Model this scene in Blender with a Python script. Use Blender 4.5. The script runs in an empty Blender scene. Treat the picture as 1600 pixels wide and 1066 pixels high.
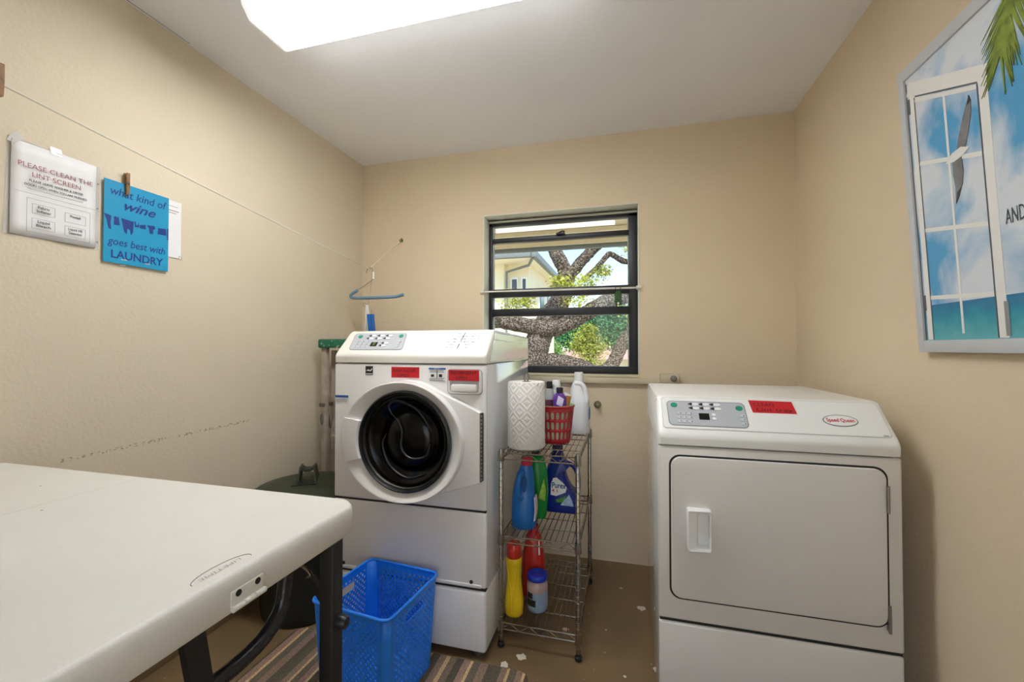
import bpy, bmesh, math, random
from mathutils import Vector, Matrix
random.seed(7)
scene = bpy.context.scene
COL = scene.collection

# ---------------------------------------------------------------- camera
cam_d = bpy.data.cameras.new('camera'); cam = bpy.data.objects.new('camera', cam_d); COL.objects.link(cam)
cam_d.sensor_width = 36.0; cam_d.lens = 660.15 / 1600 * 36.0; cam_d.clip_start = 0.02; cam_d.clip_end = 400
cam.location = (1.747, -2.5366, 1.2383)
cam.rotation_euler = (math.pi / 2 + 0.0163, 0, 0.262)
scene.camera = cam

# ---------------------------------------------------------------- world, sun, exposure
world = bpy.data.worlds.new('world'); scene.world = world; world.use_nodes = True
wn = world.node_tree.nodes; wl = world.node_tree.links
bg = wn['Background']; sky = wn.new('ShaderNodeTexSky')
sky.sky_type = 'NISHITA'; sky.sun_disc = False; sky.sun_elevation = math.radians(50); sky.sun_rotation = math.radians(160)
sky.air_density = 1.0; sky.dust_density = 0.6; sky.ozone_density = 1.0
wl.new(sky.outputs['Color'], bg.inputs['Color']); bg.inputs['Strength'].default_value = 0.165
sun_d = bpy.data.lights.new('sun', 'SUN'); sun_d.energy = 2.9; sun_d.angle = 0.009; sun_d.color = (1.0, 0.95, 0.86)
sun = bpy.data.objects.new('sun', sun_d); COL.objects.link(sun)
sun.rotation_euler = Vector((-0.28, 0.58, -0.76)).to_track_quat('-Z', 'Y').to_euler()
LAMP = 14.0
vs = scene.view_settings
scene.display_settings.display_device = 'sRGB'
vs.view_transform = 'Standard'; vs.look = 'None'; vs.gamma = 1.0; vs.use_curve_mapping = False
vs.exposure = 1.08

# ---------------------------------------------------------------- materials
def lin(h):
    h = h.lstrip('#'); o = []
    for i in (0, 2, 4):
        c = int(h[i:i + 2], 16) / 255
        o.append(c / 12.92 if c <= 0.04045 else ((c + 0.055) / 1.055) ** 2.4)
    return tuple(o) + (1.0,)
MATS = {}
def mat(name, col, rough=0.5, metal=0.0, vary=0.05, scale=20.0, bump=0.0, bscale=60.0, coat=0.0, alpha=1.0, trans=0.0, emit=0.0, sss=0.0, spec=0.5):
    if name in MATS: return MATS[name]
    m = bpy.data.materials.new(name); m.use_nodes = True; MATS[name] = m
    nt = m.node_tree; n = nt.nodes; l = nt.links; p = n['Principled BSDF']
    c = lin(col) if isinstance(col, str) else col
    tc = n.new('ShaderNodeTexCoord'); no = n.new('ShaderNodeTexNoise'); no.inputs['Scale'].default_value = scale; no.inputs['Detail'].default_value = 4
    l.new(tc.outputs['Object'], no.inputs['Vector'])
    rp = n.new('ShaderNodeValToRGB')
    rp.color_ramp.elements[0].position = 0.3; rp.color_ramp.elements[1].position = 0.7
    rp.color_ramp.elements[0].color = tuple(x * (1 - vary) for x in c[:3]) + (1,)
    rp.color_ramp.elements[1].color = tuple(min(1, x * (1 + vary)) for x in c[:3]) + (1,)
    l.new(no.outputs['Fac'], rp.inputs['Fac']); l.new(rp.outputs['Color'], p.inputs['Base Color'])
    p.inputs['Roughness'].default_value = rough; p.inputs['Metallic'].default_value = metal
    p.inputs['Coat Weight'].default_value = coat; p.inputs['Alpha'].default_value = alpha
    p.inputs['Transmission Weight'].default_value = trans
    p.inputs['Specular IOR Level'].default_value = spec
    if emit:
        p.inputs['Emission Color'].default_value = c; p.inputs['Emission Strength'].default_value = emit
    if bump:
        b2 = n.new('ShaderNodeTexNoise'); b2.inputs['Scale'].default_value = bscale; b2.inputs['Detail'].default_value = 5
        l.new(tc.outputs['Object'], b2.inputs['Vector'])
        bp = n.new('ShaderNodeBump'); bp.inputs['Strength'].default_value = bump; bp.inputs['Distance'].default_value = 0.01
        l.new(b2.outputs['Fac'], bp.inputs['Height']); l.new(bp.outputs['Normal'], p.inputs['Normal'])
    return m
def nodes(m): return m.node_tree.nodes, m.node_tree.links, m.node_tree.nodes['Principled BSDF']

WALL = mat('cream_plaster_warm_lit', '#dfcdb1', 0.75, vary=0.025, scale=1.7, bump=0.22, bscale=85, spec=0.25)  # same paint as the left wall, tinted warmer to imitate the mixed light
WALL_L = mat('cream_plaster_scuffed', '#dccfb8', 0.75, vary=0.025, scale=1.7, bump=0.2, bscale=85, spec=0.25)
def scuff(m):
    n, l, p = nodes(m)
    tc = n.new('ShaderNodeTexCoord'); sp = n.new('ShaderNodeSeparateXYZ'); l.new(tc.outputs['Object'], sp.inputs[0])
    def M(op, a, b=None):
        q = n.new('ShaderNodeMath'); q.operation = op
        for i, v in enumerate((a, b)):
            if v is None: continue
            if isinstance(v, (int, float)): q.inputs[i].default_value = v
            else: l.new(v, q.inputs[i])
        return q.outputs[0]
    # a thin line of scuff marks left by something that rubbed along the wall
    yy = M('MULTIPLY', sp.outputs['Y'], 0.02); zz = M('SUBTRACT', M('SUBTRACT', sp.outputs['Z'], yy), 0.908)
    band = M('LESS_THAN', M('ABSOLUTE', zz), 0.0055)
    ran = M('MULTIPLY', M('GREATER_THAN', sp.outputs['Y'], -1.6), M('LESS_THAN', sp.outputs['Y'], -0.9))
    no = n.new('ShaderNodeTexNoise'); no.inputs['Scale'].default_value = 90; no.inputs['Detail'].default_value = 6; l.new(tc.outputs['Object'], no.inputs['Vector'])
    msk = M('MULTIPLY', M('MULTIPLY', band, ran), M('GREATER_THAN', no.outputs['Fac'], 0.55))
    old = p.inputs['Base Color'].links[0].from_socket
    mx = n.new('ShaderNodeMix'); mx.data_type = 'RGBA'; l.new(M('MULTIPLY', msk, 0.5), mx.inputs['Factor']); l.new(old, mx.inputs[6]); mx.inputs[7].default_value = lin('#5a4632')
    l.new(mx.outputs[2], p.inputs['Base Color'])
scuff(WALL_L)
CEIL = mat('ceiling_paint', '#f2f3f6', 0.8, vary=0.02, scale=2.0, bump=0.1, bscale=40, spec=0.2)
FLOOR = mat('brown_painted_concrete', '#7c6547', 0.32, vary=0.16, scale=3.0, bump=0.06, bscale=14)
def specks(m):
    n, l, p = nodes(m)
    tc = n.new('ShaderNodeTexCoord'); vo = n.new('ShaderNodeTexNoise'); vo.inputs['Scale'].default_value = 60; vo.inputs['Detail'].default_value = 2; l.new(tc.outputs['Object'], vo.inputs['Vector'])
    rp = n.new('ShaderNodeValToRGB'); rp.color_ramp.elements[0].position = 0.735; rp.color_ramp.elements[1].position = 0.75; l.new(vo.outputs['Fac'], rp.inputs['Fac'])
    old = p.inputs['Base Color'].links[0].from_socket
    mx = n.new('ShaderNodeMix'); mx.data_type = 'RGBA'; l.new(rp.outputs['Color'], mx.inputs['Factor']); l.new(old, mx.inputs[6]); mx.inputs[7].default_value = lin('#cfc5b0')
    l.new(mx.outputs[2], p.inputs['Base Color'])
specks(FLOOR)
ENAMEL = mat('white_enamel', '#e6e4e2', 0.26, vary=0.012, scale=4, coat=0.25)
ENAMEL_D = mat('dryer_enamel', '#dedad4', 0.3, vary=0.012, scale=4, coat=0.2)
LIDW = mat('cream_white_lid', '#eeebe2', 0.32, vary=0.012, scale=4)
LIDD = mat('white_lid', '#eeeeea', 0.32, vary=0.012, scale=4)
SIDEM = mat('glossy_side_enamel', '#dfe1e4', 0.12, vary=0.01, scale=3, coat=0.5)
DARKGAP = mat('dark_gap', '#1d1c1b', 0.6)
GASKET = mat('black_rubber', '#16161a', 0.45)
GLASSK = mat('dark_door_glass', '#040405', 0.16, vary=0.1, spec=0.28)
SWIRL = mat('smoky_reflection', '#2c2b2e', 0.3, vary=0.2, scale=12)
CHROME = mat('chrome_wire', '#a39d93', 0.2, 1.0, vary=0.12, scale=40)
STEEL = mat('dull_steel', '#8f8b84', 0.42, 1.0, vary=0.15, scale=30)
PANELG = mat('grey_control_overlay', '#b9bcc1', 0.4, vary=0.015)
PANELE = mat('grey_overlay_edge', '#8b9196', 0.45)
GREENB = mat('green_button', '#1f8f76', 0.4)
WHITEP = mat('white_plastic', '#eeeeec', 0.35, vary=0.015)
LCD = mat('display_black', '#101310', 0.2)
LCDG = mat('display_digits', '#4c5a2a', 0.3)
RED = mat('red_tape', '#c91a26', 0.5, vary=0.05)
INK = mat('black_ink', '#17151a', 0.6)
INKR = mat('faded_red_ink', '#9c5560', 0.6)
INKB = mat('blue_ink', '#2a62a8', 0.5)
REDINK = mat('red_print', '#c8262c', 0.5)
PAPER = mat('paper', '#eeedee', 0.6, vary=0.015, scale=12)
SLEEVE = mat('plastic_sleeve', '#e9eaec', 0.12, vary=0.03, alpha=0.25)
TAPE = mat('clear_tape', '#f2f2ee', 0.15, alpha=0.55)
TEAL = mat('turquoise_card', '#1698c6', 0.5, vary=0.06, scale=9)
NAVY = mat('navy_print', '#173a86', 0.5)
WOOD = mat('clothespin_wood', '#8f6a45', 0.6, vary=0.25, scale=60)
TABLE = mat('white_tabletop_plastic', '#dddbd3', 0.45, vary=0.025, scale=6, bump=0.08, bscale=240)
TABLEH = mat('hinge_painted', '#d6d3c8', 0.4, vary=0.03)
BLACKM = mat('black_powder_coat', '#1a1b1d', 0.42, vary=0.1)
BLUEP = mat('blue_basket_plastic', '#1d80ee', 0.38, vary=0.05)
REDP = mat('red_basket_plastic', '#b3222b', 0.4, vary=0.06)
OLIVE = mat('dark_olive_plastic', '#2c3524', 0.42, vary=0.12, scale=14)
CANBODY = mat('black_green_can', '#161a14', 0.5, vary=0.2)
TOWEL = mat('paper_towel', '#ece9e4', 0.9, vary=0.02, scale=12)
def quilt(m):
    n, l, p = nodes(m)
    tc = n.new('ShaderNodeTexCoord'); sp = n.new('ShaderNodeSeparateXYZ'); l.new(tc.outputs['Object'], sp.inputs[0])
    def M(op, a, b=None):
        q = n.new('ShaderNodeMath'); q.operation = op
        for i, v in enumerate((a, b)):
            if v is None: continue
            if isinstance(v, (int, float)): q.inputs[i].default_value = v
            else: l.new(v, q.inputs[i])
        return q.outputs[0]
    ang = M('MULTIPLY', M('ARCTAN2', sp.outputs['Y'], sp.outputs['X']), 0.072)
    a = M('PINGPONG', M('ADD', ang, 1.0), 0.0283); b = M('PINGPONG', M('ADD', sp.outputs['Z'], 0), 0.034)
    dd = M('ADD', M('DIVIDE', a, 0.0283), M('DIVIDE', b, 0.034))
    w = M('SINE', M('MULTIPLY', dd, 9.42))
    no = n.new('ShaderNodeTexNoise'); no.inputs['Scale'].default_value = 30; l.new(tc.outputs['Object'], no.inputs['Vector'])
    h = M('MULTIPLY', M('ADD', w, 0), M('ADD', no.outputs['Fac'], 0.3))
    bp = n.new('ShaderNodeBump'); bp.inputs['Strength'].default_value = 0.36; bp.inputs['Distance'].default_value = 0.004; l.new(h, bp.inputs['Height']); l.new(bp.outputs['Normal'], p.inputs['Normal'])
quilt(TOWEL)
WHITEJ = mat('white_jug_plastic', '#e6e6e8', 0.35, vary=0.015)
BLUEJ = mat('bright_blue_plastic', '#1668b4', 0.35, vary=0.04)
GREENJ = mat('green_plastic', '#0f8a33', 0.35, vary=0.06)
NAVYJ = mat('deep_blue_plastic', '#0d2a82', 0.35, vary=0.08)
YELLOWJ = mat('yellow_plastic', '#e8c41c', 0.35, vary=0.04)
REDJ = mat('red_bottle_plastic', '#c42a1f', 0.35, vary=0.05)
REDCAP = mat('red_cap', '#c8223a', 0.4, vary=0.04)
ORCAP = mat('orange_red_cap', '#b8321f', 0.25, vary=0.05)
BLUECAP = mat('blue_lid', '#1238b8', 0.35, vary=0.05)
POWDER = mat('pale_blue_powder_jar', '#93a6bd', 0.35, vary=0.1, scale=20)
PURPLE = mat('purple_label', '#6a3c9a', 0.4, vary=0.3, scale=40)
ORANGE = mat('amber_label', '#b8761f', 0.4, vary=0.25, scale=40)
CLEARB = mat('clear_bottle', '#cfd6da', 0.08, vary=0.03, alpha=0.45)
BAGG = mat('pale_green_bag', '#bfd8b4', 0.4, vary=0.25, scale=25)
CORD = mat('white_cord', '#dcd6c6', 0.8, vary=0.05, scale=200)
HANGBLUE = mat('grey_blue_foam', '#7090a8', 0.6, vary=0.05)
WIREM = mat('wire_metal', '#a8a297', 0.35, 0.9)
CLIPBLUE = mat('blue_clip_plastic', '#1566b8', 0.4)
LADDER = mat('worn_ladder_rail', '#a2978a', 0.55, vary=0.2, scale=18)
def cap_paint():
    m = mat('green_cap_splattered', '#1f6a4c', 0.6, vary=0.25, scale=14)
    n, l, p = nodes(m)
    tc = n.new('ShaderNodeTexCoord'); no = n.new('ShaderNodeTexNoise'); no.inputs['Scale'].default_value = 45; no.inputs['Detail'].default_value = 3; l.new(tc.outputs['Object'], no.inputs['Vector'])
    rp = n.new('ShaderNodeValToRGB'); rp.color_ramp.elements[0].position = 0.56; rp.color_ramp.elements[1].position = 0.6; l.new(no.outputs['Fac'], rp.inputs['Fac'])
    old = p.inputs['Base Color'].links[0].from_socket
    mx = n.new('ShaderNodeMix'); mx.data_type = 'RGBA'; l.new(rp.outputs['Color'], mx.inputs['Factor']); l.new(old, mx.inputs[6]); mx.inputs[7].default_value = lin('#cfd8c6')
    l.new(mx.outputs[2], p.inputs['Base Color']); return m
CAPG = cap_paint()
WINBLK = mat('black_aluminium_frame', '#1b1d24', 0.4, vary=0.08)
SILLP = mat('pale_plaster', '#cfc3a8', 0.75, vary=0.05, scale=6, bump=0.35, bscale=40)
RODW = mat('white_rod_metal', '#d8d6cc', 0.35, vary=0.05)
PIPE = mat('aged_brass', '#7a7458', 0.45, 0.6, vary=0.3, scale=60)
FRAMEG = mat('silver_grey_frame', '#c3c6ca', 0.4, vary=0.02)
PRINTW = mat('printed_white', '#e6e5e2', 0.5, vary=0.02)
PRINTS = mat('printed_shadow_line', '#5c6066', 0.5)
GULLG = mat('printed_gull_grey', '#77777a', 0.5, vary=0.3, scale=20)
GULLD = mat('printed_gull_dark', '#3b3b3f', 0.5)
PALM = mat('printed_palm', '#7d8f35', 0.5, vary=0.4, scale=40)
CHIP = mat('pale_paint_chip', '#d8d0c0', 0.6, vary=0.06)
def glass_mat():
    m = bpy.data.materials.new('window_glass'); m.use_nodes = True; n = m.node_tree.nodes; l = m.node_tree.links
    for x in list(n):
        if x.type == 'BSDF_PRINCIPLED': n.remove(x)
    t = n.new('ShaderNodeBsdfTransparent'); g = n.new('ShaderNodeBsdfGlossy'); g.inputs['Roughness'].default_value = 0.03
    t.inputs['Color'].default_value = (0.95, 0.97, 0.96, 1); mx = n.new('ShaderNodeMixShader'); mx.inputs[0].default_value = 0.02
    l.new(t.outputs[0], mx.inputs[1]); l.new(g.outputs[0], mx.inputs[2]); l.new(mx.outputs[0], n['Material Output'].inputs['Surface']); return m
GLASS = glass_mat()

# ---------------------------------------------------------------- mesh builder
class MB:
    def __init__(s): s.v = []; s.f = []
    def add(s, vs, fs):
        o = len(s.v); s.v += [Vector(q) for q in vs]; s.f += [tuple(i + o for i in f) for f in fs]; return s
    def box(s, x0, x1, y0, y1, z0, z1, r=0.0, seg=2):
        if r <= 0:
            return s.add([(x0, y0, z0), (x1, y0, z0), (x1, y1, z0), (x0, y1, z0), (x0, y0, z1), (x1, y0, z1), (x1, y1, z1), (x0, y1, z1)],
                         [(0, 3, 2, 1), (4, 5, 6, 7), (0, 1, 5, 4), (1, 2, 6, 5), (2, 3, 7, 6), (3, 0, 4, 7)])
        bm = bmesh.new(); bmesh.ops.create_cube(bm, size=1.0)
        for w in bm.verts: w.co = Vector(((x0 + x1) / 2 + w.co.x * (x1 - x0), (y0 + y1) / 2 + w.co.y * (y1 - y0), (z0 + z1) / 2 + w.co.z * (z1 - z0)))
        r = min(r, 0.49 * min(x1 - x0, y1 - y0, z1 - z0))
        bmesh.ops.bevel(bm, geom=bm.edges[:], offset=r, segments=seg, affect='EDGES', profile=0.5)
        s.bm(bm); return s
    def bm(s, bm):
        bm.verts.index_update(); s.add([w.co.copy() for w in bm.verts], [tuple(w.index for w in f.verts) for f in bm.faces]); bm.free()
    def prism(s, pts, ext, bevel=0.0, seg=2):
        pts = [Vector(p) for p in pts]; ext = Vector(ext); n = len(pts)
        bm = bmesh.new(); a = [bm.verts.new(p) for p in pts]; b = [bm.verts.new(p + ext) for p in pts]
        bm.faces.new(a[::-1]); top = bm.faces.new(b)
        for i in range(n): bm.faces.new((a[i], a[(i + 1) % n], b[(i + 1) % n], b[i]))
        bmesh.ops.recalc_face_normals(bm, faces=bm.faces[:])
        if bevel: bmesh.ops.bevel(bm, geom=list(top.edges), offset=bevel, segments=seg, affect='EDGES', profile=0.5)
        s.bm(bm); return s
    def tube(s, path, r, n=8, closed=False):
        path = [Vector(p) for p in path]; k = len(path); rs = r if isinstance(r, (list, tuple)) else [r] * k
        t0 = (path[1] - path[0]).normalized(); up = Vector((0, 0, 1)) if abs(t0.z) < 0.9 else Vector((1, 0, 0))
        u = t0.cross(up).normalized(); vs = []; prev = t0
        for i in range(k):
            if closed: t = (path[(i + 1) % k] - path[i - 1]).normalized()
            elif i == 0: t = t0
            elif i == k - 1: t = (path[i] - path[i - 1]).normalized()
            else: t = ((path[i + 1] - path[i]).normalized() + (path[i] - path[i - 1]).normalized()).normalized()
            q = prev.rotation_difference(t); u = (q @ u).normalized(); prev = t; w = t.cross(u)
            for j in range(n):
                a = 2 * math.pi * j / n; vs.append(path[i] + (u * math.cos(a) + w * math.sin(a)) * rs[i])
        fs = []
        for i in range(k if closed else k - 1):
            for j in range(n):
                a, b = i * n + j, i * n + (j + 1) % n; c, d = ((i + 1) % k) * n + (j + 1) % n, ((i + 1) % k) * n + j
                fs.append((a, b, c, d))
        if not closed: fs += [tuple(range(n))[::-1], tuple(range((k - 1) * n, k * n))]
        return s.add(vs, fs)
    def lathe(s, prof, c=(0, 0, 0), n=32, axis='z', caps=True):
        vs = []; c = Vector(c)
        for r, h in prof:
            for j in range(n):
                a = 2 * math.pi * j / n; x, y = r * math.cos(a), r * math.sin(a)
                vs.append(c + (Vector((x, y, h)) if axis == 'z' else Vector((x, h, y)) if axis == 'y' else Vector((h, x, y))))
        k = len(prof); fs = [(i * n + j, i * n + (j + 1) % n, (i + 1) * n + (j + 1) % n, (i + 1) * n + j) for i in range(k - 1) for j in range(n)]
        if caps: fs += [tuple(range(n))[::-1], tuple(range((k - 1) * n, k * n))]
        return s.add(vs, fs)
    def loft(s, rings, caps=True):
        n = len(rings[0]); vs = [q for r in rings for q in r]; k = len(rings)
        fs = [(i * n + j, i * n + (j + 1) % n, (i + 1) * n + (j + 1) % n, (i + 1) * n + j) for i in range(k - 1) for j in range(n)]
        if caps: fs += [tuple(range(n))[::-1], tuple(range((k - 1) * n, k * n))]
        return s.add(vs, fs)

def mesh_of(mb, name, mt, base=(0, 0, 0), smooth=35, merge=False):
    me = bpy.data.meshes.new(name); b = Vector(base)
    me.from_pydata([v - b for v in mb.v], [], mb.f)
    bm = bmesh.new(); bm.from_mesh(me)
    if merge: bmesh.ops.remove_doubles(bm, verts=bm.verts[:], dist=1e-5)
    bmesh.ops.recalc_face_normals(bm, faces=bm.faces[:]); bm.to_mesh(me); bm.free()
    me.materials.append(mt)
    if smooth: me.shade_smooth(); me.set_sharp_from_angle(angle=math.radians(smooth))
    return me
BASE = {}
def root_base(o):
    while o.parent: o = o.parent
    return BASE.get(o.name, Vector((0, 0, 0)))
def obj(name, mb, mt, parent=None, base=None, smooth=35, merge=False, label=None):
    b = root_base(parent) if parent else Vector(base if base is not None else (0, 0, 0))
    o = bpy.data.objects.new(name, mesh_of(mb, name, mt, b, smooth, merge)); COL.objects.link(o)
    if parent: o.parent = parent
    else: o.location = b; BASE[o.name] = b.copy()
    if label: o['label'] = label
    return o
def thing(name, label, cat, loc, rz=0.0, group=None, local=False):
    o = bpy.data.objects.new(name, None); COL.objects.link(o); o.location = loc; o.rotation_euler = (0, 0, rz); o.empty_display_size = 0.05
    BASE[o.name] = Vector((0, 0, 0)) if local else Vector(loc)
    tag(o, label, cat, group); return o
def tag(o, label, cat, group=None):
    o['label'] = label; o['category'] = cat
    if group: o['group'] = group
    return o
def struct(name, mb, mt, parent=None, **k):
    o = obj(name, mb, mt, parent, **k)
    if not parent: o['kind'] = 'structure'
    return o
def share(name, src, parent, loc=(0, 0, 0)):
    o = bpy.data.objects.new(name, src.data); COL.objects.link(o); o.parent = parent; o.location = loc; return o
def text_mb(s, size, o, right, up, width=None, align='LEFT', shear=0.0, bold=0.0, ext=0.0004):
    cu = bpy.data.curves.new('t', 'FONT'); cu.body = s; cu.size = 1.0; cu.align_x = align; cu.shear = shear; cu.resolution_u = 3; cu.offset = bold
    ob = bpy.data.objects.new('t', cu); COL.objects.link(ob)
    dg = bpy.context.evaluated_depsgraph_get(); me = bpy.data.meshes.new_from_object(ob.evaluated_get(dg))
    R = Vector(right).normalized(); U = Vector(up).normalized(); N = R.cross(U); O = Vector(o)
    xs = [v.co.x for v in me.vertices]; sx = size
    if width: sx = width / max(1e-6, max(xs) - min(xs))
    mb = MB(); mb.add([O + R * v.co.x * sx + U * v.co.y * size + N * ext for v in me.vertices], [tuple(p.vertices) for p in me.polygons])
    bpy.data.objects.remove(ob); bpy.data.curves.remove(cu); bpy.data.meshes.remove(me)
    return mb
def lettering(s, size, o, right, up, mt, parent, **k):
    mb = text_mb(s, size, o, right, up, **k)
    me = bpy.data.meshes.new('lettering'); b = root_base(parent)
    me.from_pydata([v - b for v in mb.v], [], mb.f); me.materials.append(mt)
    ob = bpy.data.objects.new('lettering', me); COL.objects.link(ob); ob.parent = parent; return ob
def rrect(cx, cy, w, h, r, n=5):
    out = []
    for (sx, sy, a0) in ((1, 1, 0), (-1, 1, 90), (-1, -1, 180), (1, -1, 270)):
        for i in range(n + 1):
            a = math.radians(a0 + 90 * i / n); out.append((cx + sx * (w / 2 - r) + r * math.cos(a), cy + sy * (h / 2 - r) + r * math.sin(a)))
    return out
def oval(cx, cy, a, b, n=24): return [(cx + a * math.cos(2 * math.pi * i / n), cy + b * math.sin(2 * math.pi * i / n)) for i in range(n)]
def smooth_path(pts, k=6):
    pts = [Vector(p) for p in pts]; out = []
    for i in range(len(pts) - 1):
        p0 = pts[max(0, i - 1)]; p1 = pts[i]; p2 = pts[i + 1]; p3 = pts[min(len(pts) - 1, i + 2)]
        for j in range(k):
            t = j / k; out.append(0.5 * ((2 * p1) + (p2 - p0) * t + (2 * p0 - 5 * p1 + 4 * p2 - p3) * t * t + (3 * p1 - p0 - 3 * p2 + p3) * t ** 3))
    out.append(pts[-1]); return out

# ================================================================ THE ROOM
W, H, YF, T = 2.618, 2.497, -3.1, 0.2
floor = struct('floor', MB().box(-T, W + T, YF - T, T, -0.12, 0), FLOOR)
struct('baseboard_left', MB().box(0.0, 0.004, YF, 0, 0, 0.105, 0.001), FLOOR)
ceil = struct('ceiling', MB().box(-T, W + T, YF - T, T, H, H + 0.12), CEIL)
obj('crack', MB().prism([(0.008, -2.042, H - 0.0008), (0.011, -2.042, H - 0.0008), (0.013, -1.214, H - 0.0008), (0.012, -1.214, H - 0.0008)], (0, 0, 0.001)), DARKGAP, ceil)
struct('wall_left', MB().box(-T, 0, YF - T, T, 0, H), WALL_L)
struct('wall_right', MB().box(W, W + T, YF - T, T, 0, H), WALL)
OX0, OX1, OZ0, OZ1 = 0.879, 1.826, 1.068, 2.078
m = MB()
m.box(0, OX0, 0, T, 0, H).box(OX1, W, 0, T, 0, H).box(OX0, OX1, 0, T, 0, OZ0).box(OX0, OX1, 0, T, OZ1, H)
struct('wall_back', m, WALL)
DX0, DX1, DZ = 1.35, 2.3, 2.05
m = MB()
m.box(0, DX0, YF - T, YF, 0, H).box(DX1, W, YF - T, YF, 0, H).box(DX0, DX1, YF - T, YF, DZ, H)
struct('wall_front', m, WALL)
m = MB(); m.box(DX0 - 0.07, DX0, YF - 0.02, YF + 0.015, 0, DZ + 0.07, 0.004).box(DX1, DX1 + 0.07, YF - 0.02, YF + 0.015, 0, DZ + 0.07, 0.004).box(DX0, DX1, YF - 0.02, YF + 0.015, DZ, DZ + 0.07, 0.004)
struct('trim_1', m, PRINTW)
CONC = mat('walkway_concrete', '#a39e94', 0.8, vary=0.1, bump=0.2)
struct('walkway', MB().box(-3, 6, -5.0, YF - T, -0.2, -0.02), CONC)
struct('sun_block_roof', MB().box(-3, 6, -4.9, YF - T, 2.55, 2.7), CEIL)  # unseen roof added to keep the sun out of the doorway
# window sill ledge: a plaster band that runs on to the right
m = MB(); m.box(0.70, 2.02, -0.028, 0.0, 1.03, 1.066, 0.008)
struct('trim_2', m, SILLP)
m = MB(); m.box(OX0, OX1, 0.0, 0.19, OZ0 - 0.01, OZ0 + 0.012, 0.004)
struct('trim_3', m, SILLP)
REV = mat('pale_daylit_reveal', '#dfe0d2', 0.7, vary=0.03, scale=6, bump=0.3, bscale=40)  # pale reveal linings, their greenish white imitating daylight on the paint
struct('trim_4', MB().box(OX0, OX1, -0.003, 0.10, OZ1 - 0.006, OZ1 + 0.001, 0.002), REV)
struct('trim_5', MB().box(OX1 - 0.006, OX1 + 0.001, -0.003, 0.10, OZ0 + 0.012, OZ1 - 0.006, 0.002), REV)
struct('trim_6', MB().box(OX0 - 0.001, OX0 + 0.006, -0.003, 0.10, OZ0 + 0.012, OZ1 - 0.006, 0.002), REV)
# paint chips on the floor
def blob(cx, cy, r, seed):
    rnd = random.Random(seed); return [(cx + r * rnd.uniform(0.55, 1.25) * math.cos(a * 0.5236), cy + r * rnd.uniform(0.5, 1.1) * math.sin(a * 0.5236), 0.0) for a in range(12)]
for i, (x, y, r) in enumerate(((1.342, -0.872, 0.021), (1.285, -0.93, 0.019), (1.815, -0.42, 0.02), (1.72, -0.27, 0.008), (1.86, -0.80, 0.02), (1.66, -0.62, 0.006), (1.74, -0.87, 0.007), (1.49, -0.66, 0.014), (1.83, -0.9, 0.008), (1.45, -0.57, 0.008))):
    obj('paint_chip', MB().prism(blob(x, y, r, i + 3), (0, 0, 0.0012)), CHIP, floor)

# ---------------------------------------------------------------- window
win = bpy.data.objects.new('window_1', None); COL.objects.link(win); win.location = (1.35, 0.05, OZ0); BASE['window_1'] = Vector(win.location); win['kind'] = 'structure'
KW = 1.0193; WX = lambda x: 1.747 + (x - 1.747) * KW; WZ = lambda z: 1.2383 + (z - 1.2383) * KW
xl, xr = OX0, OX1; yf0, yf1 = 0.10, 0.15; zlo = OZ0 + 0.012; zhi = WZ(2.04)
obj('frame_jamb', MB().box(xl, WX(0.922), yf0, yf1, zlo, zhi, 0.003), WINBLK, win)
obj('frame_jamb', MB().box(WX(1.768), xr, yf0, yf1, zlo, zhi, 0.003), WINBLK, win)
obj('frame_head', MB().box(xl, xr, yf0, yf1, WZ(2.018), OZ1, 0.003), WINBLK, win)
obj('frame_sill', MB().box(xl, xr, yf0 - 0.006, yf1, zlo, WZ(1.127), 0.003), WINBLK, win)
for z0, z1, d in ((1.909, 1.940, 0.0), (1.56, 1.612, -0.004), (1.438, 1.485, -0.01)):
    obj('frame_rail', MB().box(WX(0.918), WX(1.772), yf0 + d, yf1 - 0.01, WZ(z0), WZ(z1), 0.003), WINBLK, win)
for z0, z1 in ((1.127, 1.438), (1.485, 1.56), (1.612, 1.909), (1.940, 2.018)):
    z0, z1 = WZ(z0), WZ(z1)
    obj('pane', MB().box(WX(0.922), WX(1.77), 0.123, 0.127, z0, z1), GLASS, win)
    for xa in (WX(0.922), WX(1.768) - 0.006): obj('pane_gasket', MB().box(xa, xa + 0.006, 0.115, 0.135, z0, z1), mat('grey_gasket', '#a9adae', 0.5), win)
obj('latch', MB().box(1.33, 1.385, yf0 - 0.02, yf0 + 0.003, WZ(1.934), WZ(1.947), 0.004).tube([(1.345, yf0 - 0.015, WZ(1.945)), (1.37, yf0 - 0.018, WZ(1.954)), (1.385, yf0 - 0.018, WZ(1.95))], 0.005), WINBLK, win)
obj('head_bead', MB().box(xl, xr, yf0 - 0.02, yf0, zhi - 0.004, zhi + 0.008, 0.003), RODW, win)
rod = tag(obj('tension_rod', MB().tube([(0.878, -0.012, 1.592), (1.35, -0.012, 1.588), (1.818, -0.012, 1.584)], 0.0055), RODW, base=(1.35, -0.012, 1.58)), 'thin white curtain rod running straight across the window', 'rod')
obj('end_bracket', MB().lathe([(0.0, -0.012), (0.012, -0.012), (0.012, 0.012), (0, 0.012)], (0.875, -0.012, 1.592), 12, 'x').box(0.868, 0.884, -0.012, 0.0, 1.585, 1.6), RODW, rod)
obj('end_bracket', MB().lathe([(0.0, -0.012), (0.012, -0.012), (0.012, 0.012), (0, 0.012)], (1.822, -0.012, 1.584), 12, 'x').box(1.814, 1.83, -0.012, 0.0, 1.577, 1.592), RODW, rod)
gx = 1.708
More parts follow.
